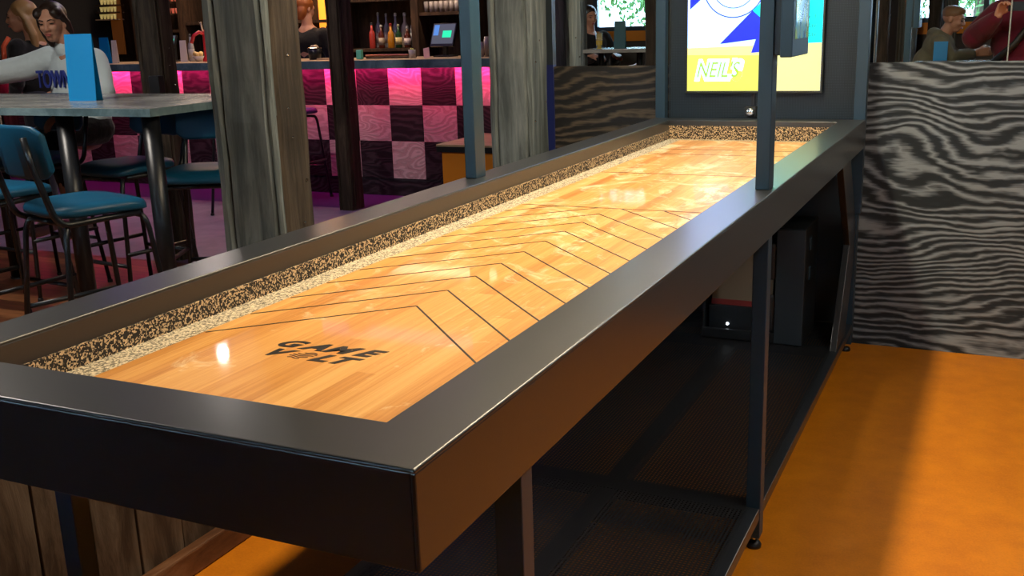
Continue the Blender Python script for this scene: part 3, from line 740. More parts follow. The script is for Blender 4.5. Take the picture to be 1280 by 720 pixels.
bmesh.ops.translate(a.bm, vec=(xx, 6.86, zc), verts=a.bm.verts[:]); tag(a.build('price_card', mat('pink card', (.75,.42,.42), .6)), 'small pink card leaning on the counter left of the till', 'card')
# ice bucket on the counter, in front of the barman
xb = at(1, 6.95, 394, 74).x
ib = thing('ice_bucket', (xb, 6.95, zc), 'black ice bucket with chrome rim on the counter in front of the bartender', 'bucket')
MB().lathe([(.050,0), (.062,.10), (.058,.10), (.046,.008)], (xb,6.95,zc), 20).build('bucket_body', M['black'], ib, smooth=True)
MB().tube([(xb+.062*math.cos(t_*math.pi/10), 6.95+.062*math.sin(t_*math.pi/10), zc+.10) for t_ in range(21)], .004, 6).build('bucket_rim', M['chrome'], ib)
MB().lathe([(.045,.10), (.03,.125), (.02,.128)], (xb,6.95,zc), 14).build('bucket_lid', M['bar_top'], ib)
bar_item(lambda x,y,z: MB().box(x-.07, x+.07, y-.06, y+.06, z, z+.014), 409, 6.9, 'chopping_board', M['bar_top'], 'thin pale board lying on the counter next to the ice bucket', 'chopping board', bevel=.002)
# red beer tap
xt = at(1, 6.95, 259, 76).x
rt = thing('beer_tap', (xt, 6.95, zc), 'glossy red beer tap column on the counter beside the big pillar', 'beer tap')
redm = mat('red enamel', (.55,.02,.03), .2, coat=.6)
MB().lathe([(.040,0), (.038,.02), (.022,.05), (.020,.22), (.026,.26), (.012,.29)], (xt,6.95,zc), 18).build('tap_column', redm, rt, smooth=True)
MB().tube([(xt,6.95,zc+.25), (xt-.02,6.90,zc+.27), (xt-.05,6.86,zc+.24), (xt-.07,6.84,zc+.17)], .017, 10).build('tap_spout', redm, rt, smooth=True)
MB().tube([(xt,6.93,zc+.28), (xt+.01,6.90,zc+.36)], .010, 10).build('tap_handle', M['chrome'], rt)
# silver beer tap
xt = at(1, 6.95, 92, 76).x
rt = thing('beer_tap', (xt, 6.95, zc), 'tall silver beer tap behind the woman in the pale sweatshirt', 'beer tap')
MB().lathe([(.035,0), (.030,.02), (.012,.04), (.012,.24), (.016,.26)], (xt,6.95,zc), 14).build('tap_column', M['chrome'], rt, smooth=True)
MB().tube([(xt,6.95,zc+.24), (xt-.005,6.93,zc+.30), (xt-.012,6.92,zc+.40)], [.010,.012,.018], 10).build('tap_handle', M['chrome'], rt, smooth=True)
MB().tube([(xt,6.95,zc+.22), (xt-.05,6.90,zc+.22), (xt-.075,6.90,zc+.20)], [.012,.016,.008], 8).build('tap_badge', mat('red badge', (.75,.10,.05), .3), rt)
# menus on the bar
def menu(px, Y, z, w_, h_, mt, label, yaw=0, lean=6, name='menu_stand', cat='menu', d=.012):
    x = at(1, Y, px, 100).x if not isinstance(px, float) else px
    t = thing(name, (x, Y, z), label, cat); t.rotation_euler = (0,0,R(yaw))
    a = MB().box(-w_/2, w_/2, -.0015, .0015, 0, h_); a.rot((0,0,0), (R(-lean),0,0)); a.build('front_card', mt, t, base=(0,0,0))
    a = MB().box(-w_/2, w_/2, -.0015, .0015, 0, h_*.999); a.rot((0,0,0), (R(lean),0,0)); bmesh.ops.translate(a.bm, vec=(0,2*h_*math.sin(R(lean)),0), verts=a.bm.verts[:]); a.build('back_card', mt, t, base=(0,0,0))
    return t
menu(at(1,6.8,131,79).x, 6.80, zc, .10, .25, M['blue_card'], 'blue menu card on the bar counter left of the brown post', 10)
menu(at(1,6.82,140,79).x, 6.86, zc, .05, .22, M['white_card'], 'narrow white card beside the blue menu on the counter', 20)
menu(at(1,6.9,228,76).x, 6.92, zc, .06, .20, M['white_card'], 'leaning white menu on the counter right of the brown post', 25)
# cocktail fruit bowl
xx = at(1, 7.0, 247, 76).x
fb = thing('fruit_bowl', (xx, 7.02, zc), 'bowl of pale citrus fruit left of the red beer tap', 'fruit bowl')
MB().lathe([(.03,0), (.060,.05), (.055,.05), (.026,.006)], (xx,7.02,zc), 18).build('bowl', M['white_card'], fb, smooth=True)
for i in range(5): tag(MB().ball((xx+.028*math.cos(i*1.26), 7.02+.028*math.sin(i*1.26), zc+.065+.006*(i%2)), .024, 2).build('lemon', mat('lemon skin', (.72,.55,.22), .5), smooth=True), 'pale yellow lemon in the bowl by the red tap', 'lemon', 'lemons in the bowl')
xx = at(1, 7.0, 120, 76).x
tag(MB().ball((xx, 6.95, zc+.095), (.028,.028,.026), 2).build('tap_knob', mat('cream ball', (.75,.62,.42), .4), smooth=True), 'round cream knob just left of the blue bar menu', 'knob')
tag(MB().lathe([(.022,0), (.008,.01), (.006,.06), (.020,.07)], (xx,6.95,zc), 12).build('knob_stem', M['chrome']), 'short chrome stem under the round cream knob', 'stem')
# frother with glasses at the right end of the visible counter
xx = at(1, 7.0, 606, 74).x
for i in range(3):
    glass_at(xx+.02*(i%2), 6.95+.05*i, zc, .12+.02*i, .022, 'clear glass on the counter left of the right pillar', 'glasses by the right pillar')

# ============================================================ ORANGE BENCH
bn = thing('bench', (-2.75, 5.95, 0), 'timber topped bench with an orange panel in front of the bar', 'bench')
c0 = at(1, 5.6, 545, 183)
MB().box(c0.x, -1.9, 5.60, 6.35, .575, .59).build('bench_top', M['bar_top'], bn, bevel=.003, label='pale timber top')
MB().box(c0.x, -1.9, 5.60, 6.35, .535, .575).build('apron', M['black'], bn, bevel=.002)
MB().box(c0.x+.035, -1.95, 5.62, 6.30, .03, .533).build('panel', M['orange_panel'], bn, label='orange side panel')
MB().box(c0.x+.05, -1.97, 5.64, 6.28, 0, .03).build('plinth', M['black'], bn)

# ============================================================ BAR STOOLS
def seat_mesh(w_, d_, z, mt):
    a = MB(); pts = []
    n = 40
    for k in range(n):
        t_ = 2*math.pi*k/n; e = 2/4.2
        c_, s_ = math.cos(t_), math.sin(t_)
        x = w_/2*math.copysign(abs(c_)**e, c_); y = d_/2*math.copysign(abs(s_)**e, s_)
        x *= 1.0 + .06*(y/(d_/2))
        pts.append((x, y))
    prof = [(.90,-.022), (1.0,-.012), (1.0,.006), (.965,.020), (.85,.028), (.5,.026), (.12,.022)]
    rings = [[a.bm.verts.new((x*q, y*q, z+h - .014*(abs(x*q)/(w_/2))**2*0 - (.016*max(0,(y*q)/(d_/2))**3))) for x, y in pts] for q, h in prof]
    for A, B_ in zip(rings, rings[1:]):
        for k in range(n): a.bm.faces.new((A[k], A[(k+1)%n], B_[(k+1)%n], B_[k]))
    a.bm.faces.new(rings[0][::-1]); a.bm.faces.new(rings[-1])
    return a
def arc(p0, c, p1, n=6):
    out = []
    for i in range(n+1):
        t_ = i/n; out.append(tuple((1-t_)**2*a_ + 2*t_*(1-t_)*b_ + t_*t_*c_ for a_, b_, c_ in zip(p0, c, p1)))
    return out
def make_stool(label, name='bar_stool', seat='teal', back=True, group='teal bar stools'):
    t = thing(name, (0,0,0), label, 'bar stool', group)
    SH = .75; w_, d_ = .41, .40
    seat_mesh(w_, d_, SH, M[seat]).build('seat', M[seat], t, smooth=True, base=(0,0,0))
    r_ = .0115
    if back:
        a = MB(); bw, z0_, z1_ = .40, .885, 1.10      # curved padded back
        n = 12; cols_ = []
        for i in range(n+1):
            s_ = -1 + 2*i/n; x = s_*bw/2; yb = -.235 + .045*(s_*s_)
            e = .030*max(0, abs(s_)-.80)/.2
            ring_ = []
            for (dy, zz) in ((-.016, z0_+.012+e), (-.016, z1_-.012-e), (-.004, z1_-e), (.010, z1_-.012-e), (.010, z0_+.012+e), (-.004, z0_+e)):
                lean = -(zz-z0_)*.16
                ring_.append(a.bm.verts.new((x, yb+dy+lean, zz)))
            cols_.append(ring_)
        for A, B_ in zip(cols_, cols_[1:]):
            for k in range(6): a.bm.faces.new((A[k], A[(k+1)%6], B_[(k+1)%6], B_[k]))
        a.bm.faces.new(cols_[0][::-1]); a.bm.faces.new(cols_[-1])
        a.build('backrest', M[seat], t, base=(0,0,0), bevel=.006, smooth=True)
        for s_ in (-1, 1):
            pts = [(s_*.165, -.278, 1.055), (s_*.170, -.262, .95), (s_*.175, -.235, .84)] + arc((s_*.176,-.215,.765), (s_*.178,-.200,.712), (s_*.178,-.150,.708)) + [(s_*.178, .0, .712), (s_*.178, .14, .714)]
            MB().tube(pts, r_*1.12, 10).build('back_upright', M['tube'], t, base=(0,0,0), smooth=True)
    for s_ in (-1, 1):
        for q_ in (-1, 1):
            # bent leg: rises, then curves inwards under the seat
            top = (s_*.155, q_*.150, .700); bend = (s_*.172, q_*.165, .700); low = (s_*.176, q_*.175, .640)
            pts = [(0, q_*.150, .702), (s_*.08, q_*.150, .702)] + arc(top, bend, low, 5) + [(s_*.225, q_*.235, .012)]
            lg = MB().tube(pts, r_, 10).build('leg', M['tube'], t, base=(0,0,0), smooth=True)
            MB().lathe([(.015,0), (.015,.014), (.012,.018)], (s_*.2255, q_*.236, 0), 10).build('foot_cap', M['rubber'], lg, base=(0,0,0))
    zf = .27; ax_, ay_ = .206, .211
    for a_, b_ in (((-ax_,-ay_,zf), (ax_,-ay_,zf)), ((-ax_,ay_,zf), (ax_,ay_,zf)), ((-ax_,-ay_,zf+.06), (-ax_,ay_,zf+.06)), ((ax_,-ay_,zf+.06), (ax_,ay_,zf+.06))):
        MB().tube([a_, b_], r_*.95, 8).build('foot_rail', M['tube'], t, base=(0,0,0), smooth=True)
    return t
s0 = make_stool('teal bar stool nearest the camera, its padded back turned this way')
s0.location = (-2.86, 2.20, 0); s0.rotation_euler.z = R(-16)
STOOLS = [((-3.62, 2.38, 0), -6, 'teal bar stool left of the nearest one, cut by the photo edge'),
          ((-3.63, 3.20, 0), 172, 'teal bar stool on the far side of the table between the two table legs'),
          ((-3.00, 3.10, 0), 205, 'teal bar stool at the right end of the table beside the big pillar'),
          ((-4.45, 3.30, 0), 176, 'teal bar stool on the far side at the left edge of the photo'),
          ((-4.95, 5.75, 0), 190, 'teal bar stool at the bar glimpsed just left of the big pillar')]
for loc, rz, lb_ in STOOLS:
    c = copy_tree(s0); c.location = loc; c.rotation_euler.z = R(rz); c['label'] = lb_
M['purple_seat'] = mat('purple vinyl', (.09,.015,.22), .4)
ps = make_stool('low backed round purple stool at the bar right of the big pillar', seat='purple_seat', back=False, group='purple stool')
del ps['group']; ps['label'] = 'backless purple bar stool in front of the checkered bar'
ps.location = (-4.90, 6.25, 0); ps.rotation_euler.z = R(8)

# ============================================================ METAL TOPPED TABLE
TZ = 1.10
tt = thing('bar_table', (-3.8, 3.05, 0), 'tall zinc topped bar table with round black legs on the left', 'bar table')
MB().box(-4.95, -2.85, 2.61, 3.50, TZ-.034, TZ).build('table_top', M['zinc'], tt, bevel=.002, label='scratched grey metal top')
MB().box(-4.953, -2.847, 2.607, 3.503, TZ-.036, TZ-.002).build('top_edge', M['zinc_edge'], tt)
for x, y in ((-2.93,2.69), (-3.46,2.69), (-4.86,2.69), (-2.93,3.42), (-4.86,3.42)):
    l_ = MB().lathe([(.040,.010), (.040,TZ-.036)], (x,y,0), 20).build('leg', M['tube'], tt, smooth=False)
    for p_ in l_.data.polygons: p_.use_smooth = len(p_.vertices) == 4
    MB().lathe([(.044,0), (.044,.012)], (x,y,0), 20).build('leg_cap', M['rubber'], l_)
menu(-3.665, 3.00, TZ, .150, .325, M['blue_card'], 'large plain bright blue menu card standing on the metal topped table', 14, 5)
tag(MB().box(-4.245, -4.165, 4.05, 4.10, 1.03, 1.165).build('post_bracket', M['rubber'], bevel=.004), 'small dark box fixed to the front of the brown post', 'bracket')

# ============================================================ PEOPLE
def skin_mat(name, c):
    m = mat(name, c, .5, 0, .4); bsdf(m).inputs['Subsurface Weight'].default_value = .08; bsdf(m).inputs['Subsurface Radius'].default_value = (.02,.008,.004); return m
SKIN = skin_mat('skin', (.52,.27,.18)); HAIR_D = mat('dark brown hair', (.022,.012,.008), .45); HAIR_B = mat('blonde hair', (.30,.17,.07), .45); HAIR_G = mat('ginger hair', (.30,.09,.02), .45); HAIR_S = mat('short fair hair', (.22,.12,.06), .5)
def fabric(name, c, sc_=60):
    m = mat(name, c, .85, 0, .2, sheen=.2); n = noise(m, coords(m), 7, 4, .55); bump(m, n, .6, .03); return m
def V(*a): return Vector(a)
def hand(b, wrist, dirv, palm_n, curl=.5, s=1., side=1):
    """palm, four fingers and a thumb, added to the body mesh"""
    d = V(*dirv).normalized(); n = V(*palm_n); n = (n - d*n.dot(d)).normalized(); x = d.cross(n)*side
    w0 = V(*wrist)
    for k in range(4):
        off = (k-1.5)*.021*s
        root = w0 + d*.045*s + x*off*.8; kn = w0 + d*.088*s + x*off
        b.caps([w0 + x*off*.6, root, kn], [.016*s,.015*s,.0115*s], 8)
        ln = (.036,.042,.040,.031)[k]*s
        a1 = curl*.9; a2 = curl*1.9; a3 = curl*2.6
        p1 = kn + (d*math.cos(a1) + n*math.sin(a1))*ln; p2 = p1 + (d*math.cos(a2) + n*math.sin(a2))*ln*.72; p3 = p2 + (d*math.cos(a3) + n*math.sin(a3))*ln*.55
        b.caps([kn, p1, p2, p3], [.0100*s,.0090*s,.0082*s,.0070*s], 8)
    t0 = w0 + d*.020*s - x*.022*s; t1 = t0 + (d*.6 - x*.7 + n*.35).normalized()*.036*s; t2 = t1 + (d*.85 - x*.15 + n*.45).normalized()*.030*s; t3 = t2 + (d*.9 + n*.4).normalized()*.022*s
    b.caps([t0, t1, t2, t3], [.0145*s,.0120*s,.0105*s,.0085*s], 8)
class Head:
    """local head frame: +Y out of the face, +Z up, origin at the middle of the head"""
    def __init__(s, c, yaw, pitch=0., roll=0., sc_=1.):
        s.c = V(*c); s.m = Euler((R(pitch), R(roll), R(yaw)), 'XYZ').to_matrix(); s.k = sc_
    def p(s, x, y, z): return s.c + s.m @ V(x*s.k, y*s.k, z*s.k)
    def ball(s, b, x, y, z, r, sub=3):
        q = bmesh.ops.create_icosphere(b.bm, subdivisions=sub, radius=1)
        bmesh.ops.scale(b.bm, vec=tuple(v_*s.k for v_ in r), verts=q['verts'])
        bmesh.ops.rotate(b.bm, cent=(0,0,0), matrix=s.m, verts=q['verts'])
        bmesh.ops.translate(b.bm, vec=s.p(x,y,z), verts=q['verts'])
    def skull(s, b):
        s.ball(b, 0,-.012,.030, (.073,.092,.082)); s.ball(b, 0,.022,-.025, (.058,.066,.072)); s.ball(b, 0,.046,-.078, (.034,.036,.030))
        s.ball(b, 0,.072,.022, (.050,.020,.030)); s.ball(b, .030,.062,-.022, (.024,.024,.024)); s.ball(b, -.030,.062,-.022, (.024,.024,.024))
        b.caps([s.p(0,.088,.012), s.p(0,.104,-.018), s.p(0,.106,-.028)], [.0085*s.k,.0105*s.k,.011*s.k], 8)
        s.ball(b, .012,.096,-.030, (.009,.010,.008), 2); s.ball(b, -.012,.096,-.030, (.009,.010,.008), 2)
        s.ball(b, 0,.086,-.058, (.022,.012,.008), 2)
        for q in (-1, 1): s.ball(b, q*.074,-.008,-.006, (.010,.020,.032), 2)
    def face(s, par, lips=(.42,.10,.09), brow=HAIR_D, closed=False):
        for q in (-1, 1):
            e = MB(); s.ball(e, q*.030,.0815,.004, (.0135,.010,.0045 if closed else .0065), 2)
            e.build('eye', bpy.data.materials.get('eye dark') or mat('eye dark', (.03,.02,.018), .3), par, smooth=True)
            e = MB(); e.caps([s.p(q*.014,.094,.022), s.p(q*.032,.090,.028), s.p(q*.046,.078,.022)], [.0028,.0034,.002], 6)
            e.build('eyebrow', brow, par, smooth=True)
        e = MB(); s.ball(e, 0,.0935,-.054, (.020,.008,.0042), 2); s.ball(e, 0,.0935,-.062, (.017,.008,.0048), 2)
        e.build('lips', mat('lips', lips, .4), par, smooth=True)

# --- woman in the pale sweatshirt, seated on the far side of the table
wm = thing('person', (-4.70, 3.86, 0), 'dark haired woman in a pale blue lettered sweatshirt sitting at the metal topped table', 'person')
WXc, WYc = -4.70, 3.86
h = Head((-4.708, 3.80, 1.497), 205, -8, 3, 1.0)
b = MB(); h.skull(b)
b.caps([(-4.69,3.84,1.43), (-4.68,3.87,1.33)], [.050,.056], 12)
b.caps([(-4.68,3.90,1.27), (-4.68,3.92,1.0), (-4.69,3.93,.84)], [.10,.105,.13], 14)
for s_ in (-1, 1):
    b.caps([(-4.69+s_*.10,3.92,.84), (-4.66+s_*.11,3.56,.80), (-4.66+s_*.13,3.62,.34)], [.085,.062,.042], 12)
    b.caps([(-4.66+s_*.13,3.62,.34), (-4.66+s_*.13,3.66,.30), (-4.66+s_*.13,3.56,.27)], [.04,.038,.03], 12)
shL, shR = V(-4.86,3.90,1.29), V(-4.51,3.90,1.27)
elL, haL = V(-5.16,3.76,1.21), V(-5.44,3.62,1.17)
elR, haR = V(-4.36,3.80,1.09), V(-4.43,3.56,.99)
b.caps([shL, elL, haL], [.048,.040,.030], 12); b.caps([shR, elR, haR], [.048,.040,.028], 12)
hand(b, haL, (-.8,-.55,-.1), (0,0,-1), .3, 1., 1); hand(b, haR, (-.2,-.9,-.4), (0,0,-1), .3, 1., -1)
wb_ = b.build('body', SKIN, wm, remesh=.007, smit=3)
h.face(wm, closed=True)
b = MB()
b.caps([(-4.74,3.90,1.285), (-4.62,3.90,1.28)], [.085,.085], 16)
b.ball((-4.68,3.90,1.19), (.185,.120,.150), 3); b.ball((-4.685,3.90,1.05), (.185,.135,.18), 3); b.ball((-4.69,3.92,.92), (.190,.150,.12), 3)
b.caps([shL, (shL+elL)/2+V(0,0,-.015), elL, (elL+haL)/2, haL+ (elL-haL)*.12], [.078,.080,.074,.064,.046], 14)
b.caps([shR, (shR+elR)/2+V(0,0,-.015), elR, haR + (elR-haR)*.15], [.078,.080,.070,.046], 14)
b.caps([(-4.69,3.86,1.345), (-4.69,3.87,1.355)], [.068,.062], 14)
b.build('sweatshirt', fabric('pale blue sweatshirt', (.62,.74,.80)), wm, remesh=.009, smit=5, label='pale blue sweatshirt with dark blue letters')
tx = text_mesh('sweatshirt_lettering', 'TOWN', .09, mat('navy print', (.03,.05,.30), .7), wm, (-4.845, 3.748, 1.115), (R(88),0,R(6)), extrude=.006, offset=.001)
fit_text(tx, .25, .105)
b = MB()
for s_ in (-1, 1): b.caps([(-4.69+s_*.095,3.93,.86), (-4.66+s_*.11,3.56,.81), (-4.66+s_*.13,3.64,.36)], [.110,.080,.055], 12)
b.build('trousers', fabric('black trousers', (.012,.011,.012)), wm, remesh=.010, smit=3)
for s_ in (-1, 1): MB().caps([(-4.66+s_*.13,3.69,.30), (-4.66+s_*.13,3.60,.275), (-4.66+s_*.13,3.52,.265)], [.048,.046,.038], 12).build('shoe', fabric('white fluffy shoe', (.62,.62,.64)), wm, remesh=.008, smit=2, label='white fluffy shoe')
b = MB(); h.ball(b, 0,-.026,.042, (.083,.095,.084)); h.ball(b, 0,-.055,-.03, (.080,.062,.095)); h.ball(b, .052,.030,.060, (.034,.055,.038)); h.ball(b, -.052,.030,.060, (.034,.055,.038))
for s_ in (-1, 1): b.caps([h.p(s_*.064,.015,.050), h.p(s_*.078,-.020,-.01), h.p(s_*.072,-.045,-.07), h.p(s_*.055,-.06,-.13)], [.022,.024,.026,.024], 10)
b.caps([h.p(0,-.07,-.05), h.p(0,-.08,-.16), h.p(.0,-.075,-.22)], [.065,.055,.035], 10)
b.build('hair', HAIR_D, wm, remesh=.007, smit=4)

# --- second woman with long fair hair, further back at the left edge
w2 = thing('person', (-6.12, 4.85, 0), 'woman with long fair hair and black top standing behind at the left edge', 'person')
h = Head((-6.15, 4.80, 1.565), 132, -4, 0, 1.0)
b = MB(); h.skull(b)
b.caps([(-6.11,4.82,1.51), (-6.10,4.84,1.40)], [.05,.056], 12); b.caps([(-6.10,4.85,1.33), (-6.10,4.86,1.1), (-6.10,4.87,.93)], [.10,.09,.13], 12)
for s_ in (-1, 1):
    b.caps([(-6.10,4.87+s_*.09,.92), (-6.10,4.87+s_*.10,.48), (-6.08,4.87+s_*.10,.09)], [.085,.058,.042], 12)
    b.caps([(-6.08,4.87+s_*.10,.07), (-6.14,4.87+s_*.10,.05), (-6.22,4.87+s_*.10,.035)], [.042,.036,.03], 10)
    b.caps([(-6.10,4.85+s_*.17,1.35), (-6.08,4.85+s_*.23,1.10), (-6.22,4.83+s_*.16,.98)], [.046,.038,.028], 12)
    hand(b, (-6.23,4.83+s_*.16,.98), (-1,-.2*s_,0), (0,0,-1), .4, .95, s_)
b.build('body', SKIN, w2, remesh=.009, smit=3)
b = MB(); b.ball((-6.10,4.85,1.26), (.12,.19,.15), 3); b.ball((-6.10,4.86,1.08), (.11,.17,.17), 3)
for s_ in (-1, 1): b.caps([(-6.10,4.85+s_*.16,1.35), (-6.08,4.85+s_*.23,1.10), (-6.17,4.84+s_*.18,1.01)], [.068,.056,.042], 12)
b.build('black_top', fabric('black top', (.010,.010,.012)), w2, remesh=.010, smit=4)
b = MB()
for s_ in (-1, 1): b.caps([(-6.10,4.87+s_*.08,.96), (-6.10,4.87+s_*.10,.48), (-6.08,4.87+s_*.10,.12)], [.115,.078,.060], 12)
b.build('trousers', fabric('dark jeans', (.02,.022,.035)), w2, remesh=.011, smit=3)
h.face(w2)
b = MB(); h.ball(b, 0,-.026,.042, (.085,.097,.086)); h.ball(b, 0,-.055,-.05, (.085,.062,.12))
for s_ in (-1, 1): b.caps([h.p(s_*.064,.005,.055), h.p(s_*.080,-.04,-.03), h.p(s_*.085,-.065,-.14), h.p(s_*.080,-.07,-.26)], [.022,.026,.032,.022], 10)
b.caps([h.p(0,-.07,-.05), h.p(0,-.085,-.20), h.p(0,-.08,-.32)], [.07,.06,.035], 10)
b.build('hair', HAIR_B, w2, remesh=.008, smit=4)
b = MB(); b.tube([(-6.19,4.70,1.42), (-6.235,4.68,1.36), (-6.24,4.67,1.24), (-6.22,4.67,1.12)], .018, 8)
b.build('bag_strap', mat('coral strap', (.80,.12,.05), .5), w2, smooth=True, label='coral red strap over the shoulder')

# --- bartender seen from behind
bx0 = at(1, 7.65, 387, 40).x
bt = thing('person', (bx0, 7.65, 0), 'bartender with ginger hair and black top seen from behind next to the big pillar', 'person')
h = Head((bx0-.02, 7.63, 1.60), -15, -10, 0, 1.0)
b = MB(); h.skull(b); b.caps([(bx0,7.62,1.52), (bx0,7.62,1.42)], [.052,.058], 12)
b.caps([(bx0,7.63,1.36), (bx0,7.63,1.1), (bx0,7.65,.95)], [.11,.10,.13], 12)
for s_ in (-1, 1):
    b.caps([(bx0+s_*.09,7.65,.94), (bx0+s_*.10,7.65,.5), (bx0+s_*.10,7.67,.09)], [.09,.06,.045], 12); b.caps([(bx0+s_*.10,7.67,.07), (bx0+s_*.10,7.80,.035)], [.042,.03], 10)
    b.caps([(bx0+s_*.18,7.63,1.36), (bx0+s_*.24,7.68,1.10), (bx0+s_*.14,7.88,1.02)], [.048,.040,.028], 12); hand(b, (bx0+s_*.14,7.89,1.02), (-.3*s_,1,0), (0,0,-1), .4, 1, s_)
b.build('body', SKIN, bt, remesh=.009, smit=3)
b = MB(); b.ball((bx0,7.63,1.29), (.20,.13,.15), 3); b.ball((bx0,7.64,1.08), (.17,.12,.20), 3)
for s_ in (-1, 1): b.caps([(bx0+s_*.17,7.63,1.355), (bx0+s_*.24,7.68,1.10), (bx0+s_*.20,7.77,1.05)], [.075,.060,.050], 12)
b.build('black_top', bpy.data.materials['black top'], bt, remesh=.010, smit=4)
b = MB()
for s_ in (-1, 1): b.caps([(bx0+s_*.08,7.65,.98), (bx0+s_*.10,7.65,.5), (bx0+s_*.10,7.67,.12)], [.12,.08,.06], 12)
b.build('trousers', bpy.data.materials['black trousers'], bt, remesh=.011, smit=3)
b = MB(); h.ball(b, 0,-.020,.040, (.086,.100,.088)); h.ball(b, 0,-.055,-.03, (.080,.060,.085)); h.ball(b, 0,-.10,.05, (.045,.040,.045))
b.build('hair', HAIR_G, bt, remesh=.008, smit=3)

# --- photographer in a maroon coat (seen in the mirror)
ph = thing('person', (.60, -1.20, 0), 'person in a maroon padded coat holding up a phone, seen in the mirror', 'person')
PX, PY = .62, -1.22
h = Head((PX-.02, PY+.03, 1.60), 10, -8, 0, 1.0)
b = MB(); h.skull(b); b.caps([(PX,PY,1.52), (PX,PY-.01,1.40)], [.055,.06], 12)
b.caps([(PX,PY-.02,1.34), (PX,PY,1.1), (PX,PY,.95)], [.12,.12,.14], 12)
for s_ in (-1, 1):
    b.caps([(PX+s_*.09,PY,.92), (PX+s_*.11,PY,.5), (PX+s_*.12,PY,.09)], [.09,.06,.045], 12); b.caps([(PX+s_*.12,PY,.06), (PX+s_*.13,PY+.16,.035)], [.042,.03], 10)
SHL, ELL, WRL = V(PX-.20,PY,1.37), V(PX-.38,PY+.12,1.18), V(.405,-.875,1.345)
SHR, ELR, WRR = V(PX+.20,PY,1.37), V(PX+.36,PY+.12,1.18), V(.690,-.875,1.345)
b.caps([SHL, ELL, WRL], [.055,.045,.030], 12); b.caps([SHR, ELR, WRR], [.055,.045,.030], 12)
hand(b, WRL, (.30,.25,.90), (.55,.75,-.1), .75, 1., 1); hand(b, WRR, (-.35,.25,.90), (-.55,.75,-.1), .75, 1., -1)
b.build('body', SKIN, ph, remesh=.0055, smit=2); h.face(ph)
MAROON = fabric('maroon coat', (.10,.008,.022))
b = MB(); b.ball((PX,PY,1.30), (.27,.17,.17), 3); b.ball((PX,PY,1.12), (.26,.17,.22), 3); b.ball((PX,PY,.88), (.28,.19,.22), 3); b.caps([(PX-.06,PY-.03,1.46), (PX+.06,PY-.03,1.46)], [.10,.10], 14)
b.caps([SHL, (SHL+ELL)/2, ELL, (ELL+WRL)/2, WRL+(ELL-WRL)*.12], [.105,.105,.098,.080,.058], 14)
b.caps([SHR, (SHR+ELR)/2, ELR, (ELR+WRR)/2, WRR+(ELR-WRR)*.12], [.105,.105,.098,.080,.058], 14)
b.build('coat', MAROON, ph, remesh=.010, smit=4, label='maroon padded coat')
b = MB()
for s_ in (-1, 1): b.caps([(PX+s_*.08,PY,.80), (PX+s_*.11,PY,.5), (PX+s_*.12,PY,.12)], [.12,.085,.065], 12)
b.build('trousers', bpy.data.materials['dark jeans'], ph, remesh=.011, smit=3)
b = MB(); h.ball(b, 0,-.022,.045, (.084,.096,.084)); h.ball(b, 0,-.055,-.03, (.078,.055,.085)); b.build('hair', HAIR_D, ph, remesh=.008, smit=3)
b = MB(); pts = [(PX+.10,PY+.10,1.43), (PX+.04,PY+.185,1.30), (PX-.08,PY+.195,1.12), (PX-.22,PY+.17,.98)]
b.tube(pts, [.022,.026,.028,.03], 8); b.build('bag_strap', M['rubber'], ph, smooth=True, label='black strap across the chest')
bg_ = thing('shoulder_bag', (PX-.30, PY+.14, .80), 'black shoulder bag hanging at the hip of the person in the maroon coat', 'bag')
MB().box(PX-.42, PX-.14, PY+.155, PY+.245, .74, .97).build('bag_body', M['rubber'], bg_, bevel=.03, seg=4)
MB().box(PX-.42, PX-.14, PY+.150, PY+.25, .90, .98).build('bag_flap', M['rubber'], bg_, bevel=.02, seg=3)
pn = thing('phone', (.545, -.845, 1.36), 'dark phone held up in landscape by the person in the maroon coat', 'phone')
MB().box(.472, .618, -.832, -.823, 1.376, 1.446).build('phone_body', M['black'], pn, bevel=.004, seg=3)
MB().box(.474, .510, -.823, -.821, 1.400, 1.440).build('camera_bump', M['rubber'], pn, bevel=.003)
MB().box(.474, .616, -.8335, -.832, 1.378, 1.444).build('phone_screen', emis('phone screen', (.5,.4,.3), .5), pn)

# --- man in a hoodie sitting at a window table (seen in the mirror)
mn = thing('person', (-.08, -2.10, 0), 'man with short fair hair in an olive hoodie leaning forward, seen in the mirror', 'person')
h = Head((.03, -2.08, 1.315), -78, -14, 0, 1.0)
b = MB(); h.skull(b); b.caps([(.0,-2.09,1.25), (-.05,-2.10,1.16)], [.055,.06], 12); b.caps([(-.07,-2.10,1.10), (-.17,-2.10,.92), (-.20,-2.10,.82)], [.11,.12,.14], 12)
for s_ in (-1, 1):
    b.caps([(-.18,-2.10+s_*.09,.82), (.22,-2.10+s_*.12,.80), (.20,-2.10+s_*.12,.36)], [.09,.065,.045], 12); b.caps([(.20,-2.10+s_*.12,.33), (.32,-2.10+s_*.12,.30)], [.04,.03], 10)
    b.caps([(-.06,-2.10+s_*.17,1.12), (.05,-2.10+s_*.22,.98), (.24,-2.10+s_*.10,1.02)], [.048,.040,.028], 12); hand(b, (.25,-2.10+s_*.10,1.02), (1,-.2*s_,.1), (0,-s_,0), .6, 1, s_)
b.build('body', SKIN, mn, remesh=.008, smit=3); h.face(mn)
HOOD = fabric('olive hoodie', (.17,.16,.11))
b = MB(); b.ball((-.08,-2.10,1.07), (.14,.21,.15), 3); b.ball((-.15,-2.10,.92), (.15,.20,.17), 3); b.caps([(-.09,-2.18,1.175), (-.13,-2.10,1.19), (-.09,-2.02,1.175)], [.058,.062,.058], 12)
